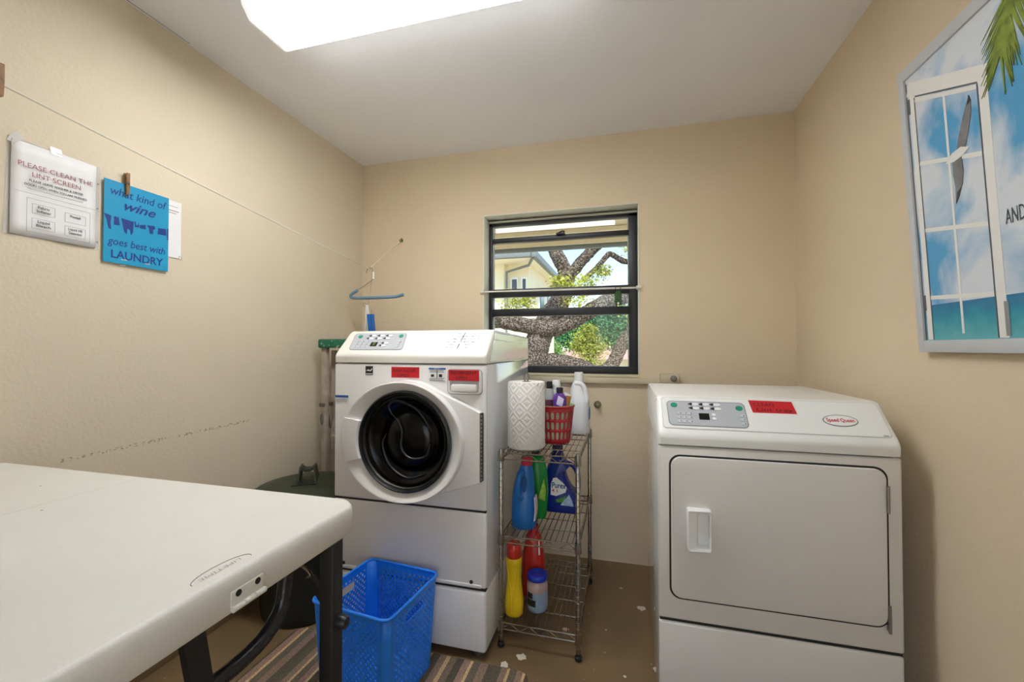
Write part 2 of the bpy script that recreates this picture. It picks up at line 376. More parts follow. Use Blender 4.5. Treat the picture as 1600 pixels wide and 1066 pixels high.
gt = thing('hanging_clip', 'small dark green clip hanging by two loops from the curtain rod', 'clip', (gx, -0.012, 1.49))
obj('body', MB().prism([(gx + a, -0.02, 1.49 + b) for a, b in ((-0.018, 0.0), (0.02, 0.0), (0.021, 0.055), (0.012, 0.08), (-0.012, 0.08), (-0.021, 0.055))], (0, 0.014, 0), 0.003), mat('dark_green_plastic', '#1f4d14', 0.45, vary=0.3, scale=50), gt)
for dx in (-0.014, 0.014):
    obj('loop', MB().tube([(gx + dx, -0.02, 1.56), (gx + dx, -0.0215, 1.588), (gx + dx, -0.012, 1.596), (gx + dx, -0.004, 1.588), (gx + dx, -0.004, 1.56)], 0.0022, 6), GASKET, gt)
obj('tag', MB().box(gx - 0.004, gx + 0.006, -0.0215, -0.0195, 1.492, 1.502), WHITEP, gt)

# ---------------------------------------------------------------- ceiling light
lt = thing('ceiling_light', 'long white fluorescent ceiling fixture with ribbed wraparound lens, lit', 'ceiling light', (1.06, -1.25, H))
LX0, LX1, LY0, LY1 = 0.45, 1.67, -1.37, -1.138
obj('housing', MB().box(LX0 + 0.012, LX1 - 0.012, LY0 + 0.004, LY1 - 0.004, H - 0.032, H, 0.002), PRINTW, lt)
def lens_mat(name, strength):
    m = mat(name, '#ffffff', 0.4)
    n, l, p = nodes(m)
    tc = n.new('ShaderNodeTexCoord'); wv = n.new('ShaderNodeTexWave'); wv.inputs['Scale'].default_value = 55; wv.bands_direction = 'DIAGONAL'; l.new(tc.outputs['Object'], wv.inputs['Vector'])
    bp = n.new('ShaderNodeBump'); bp.inputs['Strength'].default_value = 0.3; bp.inputs['Distance'].default_value = 0.004; l.new(wv.outputs['Fac'], bp.inputs['Height']); l.new(bp.outputs['Normal'], p.inputs['Normal'])
    mr = n.new('ShaderNodeMapRange'); mr.inputs['To Min'].default_value = strength * 0.88; mr.inputs['To Max'].default_value = strength * 1.12; l.new(wv.outputs['Fac'], mr.inputs['Value'])
    p.inputs['Emission Color'].default_value = (0.97, 0.985, 1.0, 1); l.new(mr.outputs[0], p.inputs['Emission Strength']); return m
prof = [(LY0, H - 0.03), (LY0, H - 0.050), (LY0 + 0.034, H - 0.086), (LY1 - 0.034, H - 0.086), (LY1, H - 0.050), (LY1, H - 0.03)]
obj('lens_face', MB().box(LX0 + 0.012, LX1 - 0.012, LY0 + 0.034, LY1 - 0.034, H - 0.086, H - 0.082), lens_mat('lit_prismatic_lens', LAMP), lt, smooth=0)
LCH = lens_mat('lit_lens_shoulder', 7.0)
for q, k_ in ((prof[1:3], 0.004), (prof[3:5], -0.004)):
    obj('lens_shoulder', MB().loft([[Vector((x, y, z)) for y, z in q] + [Vector((x, y + k_ * 0.7, z + 0.003)) for y, z in q[::-1]] for x in (LX0 + 0.012, LX1 - 0.012)]), LCH, lt, smooth=0)
LSIDE = lens_mat('lit_lens_side', 0.45)
for ya, yb in ((LY0, LY0 + 0.004), (LY1 - 0.004, LY1)):
    obj('lens_side', MB().box(LX0 + 0.012, LX1 - 0.012, ya, yb, H - 0.050, H - 0.03), LSIDE, lt, smooth=0)
ENDC = lens_mat('lit_end_cap', 0.3)
for x0, x1 in ((LX0, LX0 + 0.012), (LX1 - 0.012, LX1)):
    obj('end_cap', MB().prism([(x0, y, z) for y, z in [(LY0 - 0.002, H - 0.028)] + prof[1:5] + [(LY1 + 0.002, H - 0.028)]], (x1 - x0, 0, 0)), ENDC, lt, smooth=0)

# ================================================================ WASHER
wx0, wx1, wyf, wyb = 0.508, 1.212, -0.937, -0.19
ws = thing('washing_machine', 'white front-loading washer with round dark glass door, left of the wire shelf', 'washing machine', (0.86, -0.56, 0))
obj('cabinet', MB().box(wx0, wx1, wyf + 0.02, wyb, 0.276, 1.172, 0.006), SIDEM, ws)
obj('front_panel', MB().box(wx0, wx1, wyf, wyf + 0.022, 0.588, 1.170, 0.008, 3), ENAMEL, ws)
lowp = obj('lower_panel', MB().box(wx0, wx1, wyf, wyf + 0.022, 0.282, 0.581, 0.009, 3), ENAMEL, ws)
obj('gap', MB().box(wx0 + 0.004, wx1 - 0.004, wyf + 0.006, wyf + 0.03, 0.27, 0.60), DARKGAP, ws)
for x in (0.56, 1.15):
    obj('screw', MB().lathe([(0, 0), (0.008, 0), (0.006, -0.004), (0, -0.005)], (x, wyf, 0.305), 12, 'y'), GASKET, lowp)
obj('lower_lip', MB().box(wx0 + 0.02, wx1 - 0.02, wyf - 0.004, wyf + 0.01, 0.284, 0.298, 0.003), ENAMEL, lowp)
obj('pedestal', MB().box(wx0, wx1, wyf - 0.004, wyb, 0.03, 0.272, 0.014, 3), ENAMEL, ws)
for x, y in ((wx0 + 0.05, wyf + 0.05), (wx1 - 0.05, wyf + 0.05), (wx0 + 0.05, wyb - 0.05), (wx1 - 0.05, wyb - 0.05)):
    obj('foot', MB().lathe([(0.028, 0), (0.028, 0.014), (0.012, 0.016), (0.012, 0.034)], (x, y, 0), 16), STEEL, ws)
# sloped lid
def lid(parent, x0, x1, prof, mt, name='lid', slant=0.0):
    n = len(prof); cy = sum(p[0] for p in prof) / n; cz = sum(p[1] for p in prof) / n
    rings = []
    for x, sc in ((x0, 0.0), (x0 + 0.004, 0.7), (x0 + 0.012, 1.0), (x1 - 0.012, 1.0), (x1 - 0.004, 0.7), (x1, 0.0)):
        ins = 0.012 * (1 - sc); rr = []
        for y, z in prof:
            rr.append(Vector((x, y + (ins if y < cy else -ins) * 0.8, z - (ins if z > cz else 0))))
        rings.append(rr)
    return obj(name, MB().loft(rings), mt, parent, smooth=40)
def fillet(prof, r=0.02, n=4, skip=()):
    out = []; k = len(prof)
    for i, p in enumerate(prof):
        if i in skip: out.append(p); continue
        a = Vector(prof[i - 1]); b = Vector(p); c = Vector(prof[(i + 1) % k])
        d1 = (a - b); d2 = (c - b); q = min(r, d1.length * 0.45, d2.length * 0.45); s0 = b + d1.normalized() * q; s1 = b + d2.normalized() * q
        for j in range(n + 1):
            t = j / n; v = s0 * (1 - t) ** 2 + b * 2 * t * (1 - t) + s1 * t * t; out.append((v.x, v.y))
    return out
WL0, WL1 = (-0.925, 1.222), (-0.827, 1.317)
lidw = lid(ws, wx0, wx1, fillet([(wyf - 0.002, 1.175), (wyf - 0.004, 1.205), WL0, WL1, (wyb, 1.30), (wyb, 1.175)], 0.022, 4, (0, 4, 5)), LIDW)
LSIDEM = mat('glossy_lid_side', '#a9b3b3', 0.08, 0.35, vary=0.02)
sd = obj('lid_side', MB().prism([(wx1 - 0.001, y, z) for y, z in ((-0.895, 1.182), (-0.815, 1.300), (wyb - 0.01, 1.289), (wyb - 0.01, 1.182))], (0.0025, 0, 0)), LSIDEM, ws)
obj('side_groove', MB().prism([(wx1 + 0.001, y, z) for y, z in ((-0.84, 1.270), (-0.835, 1.276), (wyb - 0.015, 1.262), (wyb - 0.015, 1.257))], (0.001, 0, 0)), LIDD, sd)
def frame_on(y0, z0, y1, z1, off=0.0006):
    L = math.hypot(y1 - y0, z1 - z0); ty, tz = (y1 - y0) / L, (z1 - z0) / L
    N = Vector((0, -tz, ty))
    def f(x, t, h=0.0): return Vector((x, y0 + ty * t, z0 + tz * t)) + N * (off + h)
    return f, Vector((0, ty, tz)), N, L
def panel(parent, f, up, N, pts, mt, name, h=0.001, lift=0.0):
    return obj(name, MB().prism([f(x, t, lift) for x, t in pts], N * h), mt, parent)
fw, upw, Nw, Lw = frame_on(*WL0, *WL1)
def skewed(x0, x1, t0, t1, sk0, sk1, r=0.014):
    b = rrect((x0 + x1) / 2, (t0 + t1) / 2, x1 - x0, t1 - t0, r)
    return [(x + (sk0 * (x1 - x) / (x1 - x0) + sk1 * (x - x0) / (x1 - x0)) * ((t - t0) / (t1 - t0) - 0.5), t) for x, t in b]
panel(ws, fw, upw, Nw, skewed(0.556, 0.820, 0.010, 0.116, -0.016, -0.018), PANELE, 'control_panel_edge', 0.001)
cp = panel(ws, fw, upw, Nw, skewed(0.559, 0.817, 0.013, 0.113, -0.016, -0.018, 0.012), PANELG, 'control_panel', 0.0012, 0.0005)
def buttons(parent, f, N, up, items):
    for kind, x, t in items:
        if kind == 'go': panel(parent, f, up, N, oval(x, t, 0.011, 0.0095, 18), GREENB, 'button', 0.002, 0.0017)
        elif kind == 'pill':
            panel(parent, f, up, N, oval(x + 0.012, t, 0.013, 0.006, 14), WHITEP, 'button', 0.002, 0.0017)
            panel(parent, f, up, N, [(x - 0.012, t), (x - 0.002, t + 0.005), (x + 0.002, t + 0.004), (x + 0.002, t - 0.004), (x - 0.002, t - 0.005)], INK, 'indicator', 0.001, 0.0038)
        elif kind == 'round': panel(parent, f, up, N, oval(x, t, 0.0062, 0.0055, 14), WHITEP, 'button', 0.002, 0.0017)
        elif kind == 'key':
            panel(parent, f, up, N, oval(x, t, 0.0085, 0.0055, 12), mat('pale_grey_key', '#c9ccd0', 0.4), 'button', 0.0015, 0.0017)
            panel(parent, f, up, N, [(x + 0.002, t - 0.001), (x + 0.005, t - 0.001), (x + 0.005, t + 0.002), (x + 0.002, t + 0.002)], INK, 'indicator', 0.0006, 0.0033)
        elif kind == 'lcd':
            panel(parent, f, up, N, [(x - 0.016, t - 0.013), (x + 0.016, t - 0.013), (x + 0.016, t + 0.013), (x - 0.016, t + 0.013)], LCD, 'display', 0.001, 0.0017)
its = [('go', 0.585, 0.094), ('go', 0.790, 0.096), ('lcd', 0.676, 0.044)]
for i in range(3): its += [('pill', 0.640 + 0.042 * i, 0.098), ('pill', 0.634 + 0.042 * i, 0.080)]
its += [('pill', 0.722, 0.050), ('pill', 0.716, 0.034)]
for i in range(3):
    for j in range(3): its.append(('key', 0.588 + 0.024 * i, 0.064 - 0.018 * j))
for j in range(3): its.append(('key', 0.798, 0.062 - 0.016 * j))
buttons(cp, fw, Nw, upw, its)
panel(cp, fw, upw, Nw, [(0.670, 0.036), (0.684, 0.036), (0.684, 0.054), (0.670, 0.054)], LCDG, 'digits', 0.0005, 0.003)
# peeling instruction sheet on the lid
st = panel(ws, fw, upw, Nw, [(1.008, 0.012), (1.03, 0.004), (1.165, -0.004), (1.17, 0.06), (1.158, 0.118), (1.02, 0.118), (1.012, 0.07)], PAPER, 'instruction_sheet', 0.0005)
obj('print_mark', MB().prism([fw(x, t, 0.0012) for x, t in ((1.086, 0.116), (1.089, 0.116), (1.082, 0.062), (1.079, 0.062))], Nw * 0.0003), INK, st)
obj('print_mark', MB().prism([fw(x, t, 0.0012) for x, t in ((1.078, 0.046), (1.082, 0.046), (1.078, 0.018), (1.075, 0.018))], Nw * 0.0003), INK, st)
rnd = random.Random(4); m = MB()
for j in range(6):
    t = 0.108 - j * 0.017; x = 1.022
    while x < 1.155:
        w_ = rnd.uniform(0.006, 0.02); hh = rnd.uniform(0.001, 0.003)
        if rnd.random() < 0.75: m.prism([fw(x, t, 0.0011), fw(x + w_, t + rnd.uniform(-.003, .003), 0.0011), fw(x + w_, t + hh, 0.0011), fw(x, t + hh + rnd.uniform(0, .002), 0.0011)], Nw * 0.0002)
        x += w_ + 0.005
obj('worn_print', m, mat('grey_print', '#8b8784', 0.6), st)['kind'] = 'stuff'
# door
dc = Vector((0.877, 0, 0.858)); dy = -0.992
def circ(r, n=48, c=dc): return [(c.x + r * math.cos(2 * math.pi * i / n), c.z + r * math.sin(2 * math.pi * i / n)) for i in range(n)]
R0 = 0.247; hx = 1.196
hull = []
a_t = math.radians(58); a_b = math.radians(-62)
k = 48
for i in range(k + 1):
    a = a_t + (2 * math.pi + a_b - a_t) * i / k; hull.append((dc.x + R0 * math.cos(a), dc.z + R0 * math.sin(a)))
hull += [(hx, 0.708), (hx, 0.984)]
outl = [Vector((x, 0, z)) for x, z in hull]
# plate: convex outline lofted with chamfer, centre covered by ring
def off(p, s, y):
    d = (p - dc); return Vector((dc.x + d.x * s, y, dc.z + d.z * s)) if p.x < 1.1 else Vector((p.x - (1 - s) * 0.1, y, dc.z + d.z * s))
def inner(p):
    d = p - dc; a = math.atan2(d.z, d.x); return Vector((dc.x + 0.222 * math.cos(a), -0.975, dc.z + 0.222 * math.sin(a)))
plate = [[off(p, 1.0, wyf - 0.001) for p in outl], [off(p, 1.0, -0.958) for p in outl], [off(p, 0.985, -0.968) for p in outl], [inner(p) for p in outl]]
door = obj('door', MB().loft(plate, caps=False), ENAMEL, ws, smooth=30)
def ring_pt(a, q, y):
    """q = 0 on the outer edge (a wide oval), 1 at the glass"""
    o = Vector((0.862 + 0.273 * math.cos(a), 0, 0.855 + 0.246 * math.sin(a))); i_ = Vector((dc.x + 0.203 * math.cos(a), 0, dc.z + 0.203 * math.sin(a)))
    v = o.lerp(i_, q); v.y = y; return v
sec = [(0.0, -0.95), (0.0, -0.985), (0.02, -0.996), (0.06, -1.002), (0.13, -1.003), (0.22, -1.000), (0.88, -0.986), (0.97, -0.980), (1.0, -0.968)]
obj('door_ring', MB().loft([[ring_pt(2 * math.pi * k_ / 80, q, y) for k_ in range(80)] for q, y in sec], caps=False), ENAMEL, door, smooth=50)
obj('glass_trim', MB().lathe([(0.206, -0.996), (0.2, -0.9985), (0.196, -0.992), (0.194, -0.97)], (dc.x, 0, dc.z), 64, 'y', caps=False), GASKET, door, smooth=50)
obj('bright_ring', MB().lathe([(0.1945, -0.982), (0.191, -0.984), (0.1885, -0.978), (0.188, -0.968)], (dc.x, 0, dc.z), 64, 'y', caps=False), STEEL, door, smooth=50)
obj('door_glass', MB().lathe([(0.190, -0.976), (0.184, -0.973), (0.178, -0.976), (0.170, -0.972), (0.150, -0.955), (0.13, -0.938), (0.118, -0.945), (0.11, -0.955), (0.07, -0.968), (0.03, -0.972), (0.002, -0.973)], (dc.x + 0.002, 0, dc.z), 64, 'y', caps=False), GLASSK, door, smooth=60)
def arc(cx, cz, r, a0, a1, y, n=24): return [(cx + r * math.cos(math.radians(a0 + (a1 - a0) * i / n)), y, cz + r * math.sin(math.radians(a0 + (a1 - a0) * i / n))) for i in range(n + 1)]
sw = obj('glass_reflection', MB().tube(smooth_path([(0.815, -0.972, 0.96), (0.80, -0.974, 1.0), (0.84, -0.974, 1.02), (0.93, -0.972, 0.985), (0.99, -0.968, 0.90)], 6), [0.002 + 0.004 * math.sin(math.pi * i / 24) for i in range(25)], 6)
         .tube(smooth_path([(0.815, -0.974, 0.965), (0.86, -0.976, 0.91), (0.86, -0.976, 0.83), (0.90, -0.976, 0.79), (0.965, -0.972, 0.80), (0.985, -0.97, 0.85)], 6), [0.0015 + 0.003 * math.sin(math.pi * i / 30) for i in range(31)], 6)
         .tube(smooth_path([(0.78, -0.96, 0.88), (0.765, -0.962, 0.83), (0.80, -0.964, 0.75), (0.88, -0.964, 0.705), (0.97, -0.962, 0.73)], 6), [0.0015 + 0.003 * math.sin(math.pi * i / 24) for i in range(25)], 6), SWIRL, door, smooth=60)  # curved grey tubes shaped to imitate reflections in the door glass
# handle on the left of the ring
hs = [(0.01, -0.985), (0.03, -1.006), (0.08, -1.009), (0.90, -1.006), (0.95, -1.000), (0.97, -0.982)]
ang = [math.radians(a) for a in range(158, 206, 4)]
g = [[ring_pt(a, q, y) for a in ang] for q, y in hs]
m = MB().add([v for r in g for v in r], [(a * 12 + b, a * 12 + b + 1, (a + 1) * 12 + b + 1, (a + 1) * 12 + b) for a in range(5) for b in range(11)])
for e in (0, 11): m.add([r[e] for r in g] + [Vector((r[e].x, -0.975, r[e].z)) for r in g[::-1]], [tuple(range(12))])
obj('door_handle', m, ENAMEL, door, smooth=40)
obj('hinge_strip', MB().box(hx - 0.002, hx + 0.006, -0.962, wyf, 0.712, 0.98, 0.002), GASKET, door)
hb = obj('hinge_knuckle', MB().lathe([(0.004, -0.005), (0.004, 0.005)], (hx + 0.004, -0.962, 0.722), 8), STEEL, door)
for i in range(1, 17): share('hinge_knuckle', hb, door, (0, 0, i * 0.0155))
# detergent drawer
obj('drawer_gap_shade', MB().prism([(x, wyf + 0.001, z) for x, z in rrect(1.121, 1.101, 0.151, 0.103, 0.018)], (0, -0.0016, 0)), mat('gap_shade_grey', '#8d8d90', 0.5), ws)  # grey outline for the gap, the shadow around the drawer put into its colour
dr = obj('detergent_drawer', MB().prism([(x, wyf + 0.001, z) for x, z in rrect(1.121, 1.101, 0.146, 0.098, 0.016)], (0, -0.007, 0), 0.004), ENAMEL, ws)
obj('drawer_recess_shade', MB().prism([(x, wyf - 0.0055, z) for x, z in rrect(1.121, 1.098, 0.124, 0.078, 0.012)], (0, -0.001, 0)), mat('recess_shade_grey', '#b4b3b6', 0.4), dr)  # flat plate, shade of the recess painted as a greyer colour
obj('drawer_pull', MB().prism([(x, wyf - 0.006, z) for x, z in rrect(1.121, 1.077, 0.108, 0.030, 0.008)], (0, -0.012, 0), 0.005), ENAMEL, dr)
rt = obj('red_tape_label', MB().box(1.055, 1.186, wyf - 0.0125, wyf - 0.0115, 1.106, 1.150), RED, dr, label='red tape label with black handwriting')
lettering('DETERGENT', 0.017, (1.063, wyf - 0.0126, 1.132), (1, 0, 0), (0, 0, 1), INK, rt, width=0.112)
lettering('OPEN', 0.017, (1.085, wyf - 0.0126, 1.112), (1, 0, 0), (0, 0, 1), INK, rt, width=0.05)
# stickers
rt = obj('red_tape_label', MB().box(0.789, 0.919, wyf - 0.001, wyf + 0.001, 1.113, 1.158), RED, ws, label='red tape label with black handwriting')
lettering('KEEP DOOR', 0.017, (0.797, wyf - 0.0011, 1.137), (1, 0, 0), (0, 0, 1), INK, rt, width=0.105)
lettering('OPEN', 0.017, (0.818, wyf - 0.0011, 1.117), (1, 0, 0), (0, 0, 1), INK, rt, width=0.052)
stk = obj('notice_sticker', MB().box(0.960, 1.040, wyf - 0.001, wyf + 0.001, 1.098, 1.158), PAPER, ws)
obj('sticker_header', MB().box(0.962, 1.038, wyf - 0.0016, wyf - 0.0008, 1.149, 1.1565), INKB, stk)
lettering('NOTICE', 0.007, (0.986, wyf - 0.0017, 1.1505), (1, 0, 0), (0, 0, 1), WHITEP, stk)
m = MB(); rnd = random.Random(9)
for z in (1.144, 1.138, 1.112, 1.106, 1.102): m.box(0.966, 1.034 - rnd.uniform(0, 0.01), wyf - 0.0014, wyf - 0.0008, z, z + 0.0018)
m.box(0.972, 0.986, wyf - 0.0014, wyf - 0.0008, 1.119, 1.129).box(1.008, 1.022, wyf - 0.0014, wyf - 0.0008, 1.118, 1.130).box(0.998, 1.001, wyf - 0.0014, wyf - 0.0008, 1.112, 1.148)
obj('sticker_print', m, INK, stk)
stk = obj('energy_sticker', MB().box(0.664, 0.700, wyf - 0.001, wyf + 0.001, 1.122, 1.160), INK, ws)
obj('sticker_swoosh', MB().prism([(0.666 + a, wyf - 0.0011, 1.134 + b) for a, b in ((0, 0.006), (0.012, 0.012), (0.022, 0.008), (0.030, 0.018), (0.031, 0.012), (0.024, 0.004), (0.012, 0.006))], (0, -0.0004, 0)).box(0.666, 0.698, wyf - 0.0015, wyf - 0.0009, 1.1255, 1.1285), WHITEP, stk)
stk = obj('notice_sticker', MB().box(0.512, 0.580, wyf - 0.001, wyf + 0.001, 0.998, 1.032), mat('silver_sticker', '#d8dadd', 0.4), ws)
obj('sticker_header', MB().box(0.513, 0.579, wyf - 0.0016, wyf - 0.0008, 1.021, 1.031), INKB, stk)
lettering('NOTICE', 0.009, (0.528, wyf - 0.0017, 1.0225), (1, 0, 0), (0, 0, 1), NAVY, stk)
m = MB()
for z in (1.014, 1.009, 1.004): m.box(0.517, 0.572, wyf - 0.0014, wyf - 0.0008, z, z + 0.0016)
obj('sticker_print', m, mat('grey_print', '#8b8784', 0.6), stk)

# ================================================================ DRYER
dx0, dx1, dyf, dyb = 1.852, 2.535, -1.03, -0.335
dr = thing('clothes_dryer', 'white clothes dryer with square solid door, standing against the right wall', 'dryer', (2.19, -0.68, 0))
obj('cabinet', MB().box(dx0, dx1, dyf + 0.02, dyb, 0.02, 0.913, 0.006), SIDEM, dr)
obj('front_panel', MB().box(dx0, dx1, dyf, dyf + 0.022, 0.338, 0.911, 0.008, 3), ENAMEL_D, dr)
obj('lower_panel', MB().box(dx0, dx1, dyf, dyf + 0.022, 0.03, 0.330, 0.009, 3), ENAMEL_D, dr)
obj('gap', MB().box(dx0 + 0.004, dx1 - 0.004, dyf + 0.006, dyf + 0.03, 0.30, 0.36), DARKGAP, dr)
for x, y in ((dx0 + 0.05, dyf + 0.05), (dx1 - 0.05, dyf + 0.05), (dx0 + 0.05, dyb - 0.05), (dx1 - 0.05, dyb - 0.05)):
    obj('foot', MB().lathe([(0.028, 0), (0.028, 0.012), (0.012, 0.013), (0.012, 0.024)], (x, y, 0), 16), STEEL, dr)
DL0, DL1 = (-1.022, 0.962), (-0.92, 1.066)
lid(dr, dx0, dx1, fillet([(dyf - 0.002, 0.916), (dyf - 0.004, 0.945), DL0, DL1, (dyb, 1.064), (dyb, 0.916)], 0.022, 4, (0, 4, 5)), LIDD)
fd, upd, Nd, Ld = frame_on(*DL0, *DL1)
panel(dr, fd, upd, Nd, rrect(2.195, 0.073, 0.652, 0.132, 0.012), mat('console_edge', '#cfd0cc', 0.4), 'console_edge', 0.0006)
con = panel(dr, fd, upd, Nd, rrect(2.195, 0.073, 0.646, 0.127, 0.011), LIDD, 'console', 0.0014)
panel(con, fd, upd, Nd, skewed(1.888, 2.136, 0.018, 0.122, -0.004, 0.0, 0.016), PANELE, 'control_panel_edge', 0.001, 0.001)
cp = panel(con, fd, upd, Nd, skewed(1.891, 2.133, 0.021, 0.119, -0.004, 0.0, 0.014), PANELG, 'control_panel', 0.0012, 0.0015)
# buttons belong to the panel, printed and raised
its = [('go', 1.911, 0.103), ('go', 2.117, 0.097), ('lcd', 2.004, 0.058)]
for i in range(3): its += [('pill', 1.968 + 0.034 * i, 0.108), ('pill', 1.969 + 0.034 * i, 0.091)]
its += [('round', 2.034, 0.066), ('round', 2.034, 0.050)]
for i in range(3):
    for j in range(3): its.append(('key', 1.926 + 0.017 * i, 0.068 - 0.0165 * j))
for j in range(3): its.append(('key', 2.122, 0.066 - 0.016 * j))
fd2 = lambda x, t, h=0.0: fd(x, t, h + 0.001)
buttons(con, fd2, Nd, upd, its)
rt = panel(con, fd, upd, Nd, [(2.157, 0.083), (2.286, 0.083), (2.281, 0.132), (2.151, 0.134)], RED, 'red_tape_label', 0.0006, 0.0016); rt['label'] = 'red tape label reading CLEAN Lint tray'
lettering('CLEAN', 0.019, fd(2.162, 0.110, 0.0024), (1, 0, 0), upd, INK, rt, width=0.062)
lettering('Lint tray', 0.020, fd(2.168, 0.089, 0.0024), (1, 0, 0), upd, INK, rt, width=0.106)
bd = panel(con, fd, upd, Nd, oval(2.400, 0.063, 0.048, 0.0225, 32), mat('badge_rim', '#8e9290', 0.35, 0.3), 'badge', 0.0008, 0.0016)
panel(bd, fd, upd, Nd, oval(2.400, 0.063, 0.045, 0.0195, 32), WHITEP, 'badge_face', 0.0005, 0.0026)
lettering('Speed Queen', 0.019, fd(2.400, 0.0575, 0.0033), (1, 0, 0), upd, REDINK, bd, width=0.076, align='CENTER', bold=0.02)
panel(con, fd, upd, Nd, [(2.497, 0.012), (2.511, 0.012), (2.511, 0.015), (2.497, 0.015)], mat('grey_print', '#8b8784', 0.6), 'model_mark', 0.0002, 0.0016)
# door
obj('door_gap', MB().prism([(x, dyf + 0.001, z) for x, z in rrect(2.192, 0.646, 0.612, 0.476, 0.036, 7)], (0, -0.002, 0)), DARKGAP, dr)
dd = obj('door', MB().prism([(x, dyf, z) for x, z in rrect(2.192, 0.646, 0.600, 0.464, 0.032, 7)], (0, -0.008, 0), 0.004, 3), ENAMEL_D, dr)
# recessed pull: a frame around a cupped hollow
hy = dyf - 0.008
oc = rrect(1.975, 0.649, 0.074, 0.134, 0.006, 3); ic = rrect(1.986, 0.649, 0.040, 0.112, 0.010, 3); bc = rrect(1.989, 0.649, 0.030, 0.1, 0.008, 3)
rings = [[Vector((x, y, z)) for x, z in c] for c, y in ((oc, hy + 0.001), (oc, hy - 0.020), (rrect(1.975, 0.649, 0.068, 0.128, 0.006, 3), hy - 0.024), (ic, hy - 0.022), (bc, hy - 0.001))]
for r_ in rings[1:3]:
    for q in r_:
        if q.x < 1.965: q.y -= 0.006
obj('door_handle', MB().loft(rings), WHITEP, dd, smooth=35)
for z in (0.44, 0.79):
    hn = obj('hinge', MB().box(2.490, 2.500, dyf - 0.009, dyf, z - 0.035, z + 0.035, 0.002), STEEL, dr)
    obj('hinge_pin', MB().lathe([(0.004, -0.04), (0.004, 0.04)], (2.494, dyf - 0.010, z), 8), STEEL, hn)

# ================================================================ WIRE SHELF
sx0, sx1, sy0, sy1 = 1.243, 1.562, -0.834, -0.268
sh = thing('wire_shelf', 'three-tier chrome wire shelf standing between washer and dryer', 'shelf', (1.4, -0.55, 0))
for x in (sx0, sx1):
    for y in (sy0, sy1):
        p = obj('post', MB().lathe([(0.0095, 0.03), (0.0095, 0.812), (0.007, 0.817)], (x, y, 0), 14), CHROME, sh)
        obj('post_rings', (lambda mb: [mb.lathe([(0.0098, z - 0.0012), (0.0104, z), (0.0098, z + 0.0012)], (x, y, 0), 12) for z in [0.05 + 0.0254 * i for i in range(30)]] and mb)(MB()), STEEL, p)
        obj('foot', MB().lathe([(0.011, 0), (0.014, 0.003), (0.014, 0.016), (0.010, 0.02), (0.010, 0.03)], (x, y, 0), 14), GASKET, sh)
TIERS = (0.098, 0.455, 0.800)
wire0 = None; cross0 = None
for zt in TIERS:
    sf = obj('shelf_frame', MB(), CHROME, sh) if False else None
    m = MB()
    for y in (sy0, sy1):
        m.tube([(sx0, y, zt), (sx1, y, zt)], 0.0032, 6).tube([(sx0, y, zt - 0.026), (sx1, y, zt - 0.026)], 0.0032, 6)
        k = 8; m.tube([(sx0 + (sx1 - sx0) * i / k, y, zt - (0.0 if i % 2 else 0.026)) for i in range(k + 1)], 0.002, 5)
    for x in (sx0, sx1):
        m.tube([(x, sy0, zt), (x, sy1, zt)], 0.0032, 6).tube([(x, sy0, zt - 0.026), (x, sy1, zt - 0.026)], 0.0032, 6)
        k = 14; m.tube([(x, sy0 + (sy1 - sy0) * i / k, zt - (0.0 if i % 2 else 0.026)) for i in range(k + 1)], 0.002, 5)
    sf = obj('shelf_frame', m, CHROME, sh)
    m = MB()
    for x in (sx0, sx1):
        for y in (sy0, sy1): m.lathe([(0.0135, zt - 0.034), (0.0145, zt - 0.03), (0.0125, zt + 0.008), (0.0115, zt + 0.008)], (x, y, 0), 14)
    obj('corner_collar', m, CHROME, sf)
    if wire0 is None:
        wire0 = obj('wire', MB().tube([(sx0, sy0, 0.003), (sx0, sy1, 0.003)], 0.0021, 6), CHROME, sf); wire0.location = (0.023, 0, zt)
        cross0 = obj('cross_wire', MB().tube([(sx0, sy0, -0.002), (sx1, sy0, -0.002)], 0.0024, 6), CHROME, sf); cross0.location = (0, 0.115, zt)
        a, b = 1, 1
    else: a, b = 0, 0
    for i in range(a, 13): share('wire', wire0, sf, (0.0228 * (i + 1), 0, zt))
    for i in range(b, 4): share('cross_wire', cross0, sf, (0, 0.115 + 0.113 * i, zt))

def sup(cx, cy, z, a, b, e=2.6, n=28, rot=0.0):
    out = []
    for i in range(n):
        t = 2 * math.pi * i / n; c, s = math.cos(t), math.sin(t)
        x = a * math.copysign(abs(c) ** (2 / e), c); y = b * math.copysign(abs(s) ** (2 / e), s)
        out.append(Vector((cx + x * math.cos(rot) - y * math.sin(rot), cy + x * math.sin(rot) + y * math.cos(rot), z)))
    return out
def body(prof, x, y, z0, rot=0.0, e=2.6):
    return MB().loft([sup(x + (p[3] if len(p) > 3 else 0) * math.cos(rot), y + (p[3] if len(p) > 3 else 0) * math.sin(rot), z0 + p[0], p[1], p[2], e, 28, rot) for p in prof])
Zt, Zm, Zb = TIERS[2] + 0.0052, TIERS[1] + 0.0052, TIERS[0] + 0.0052

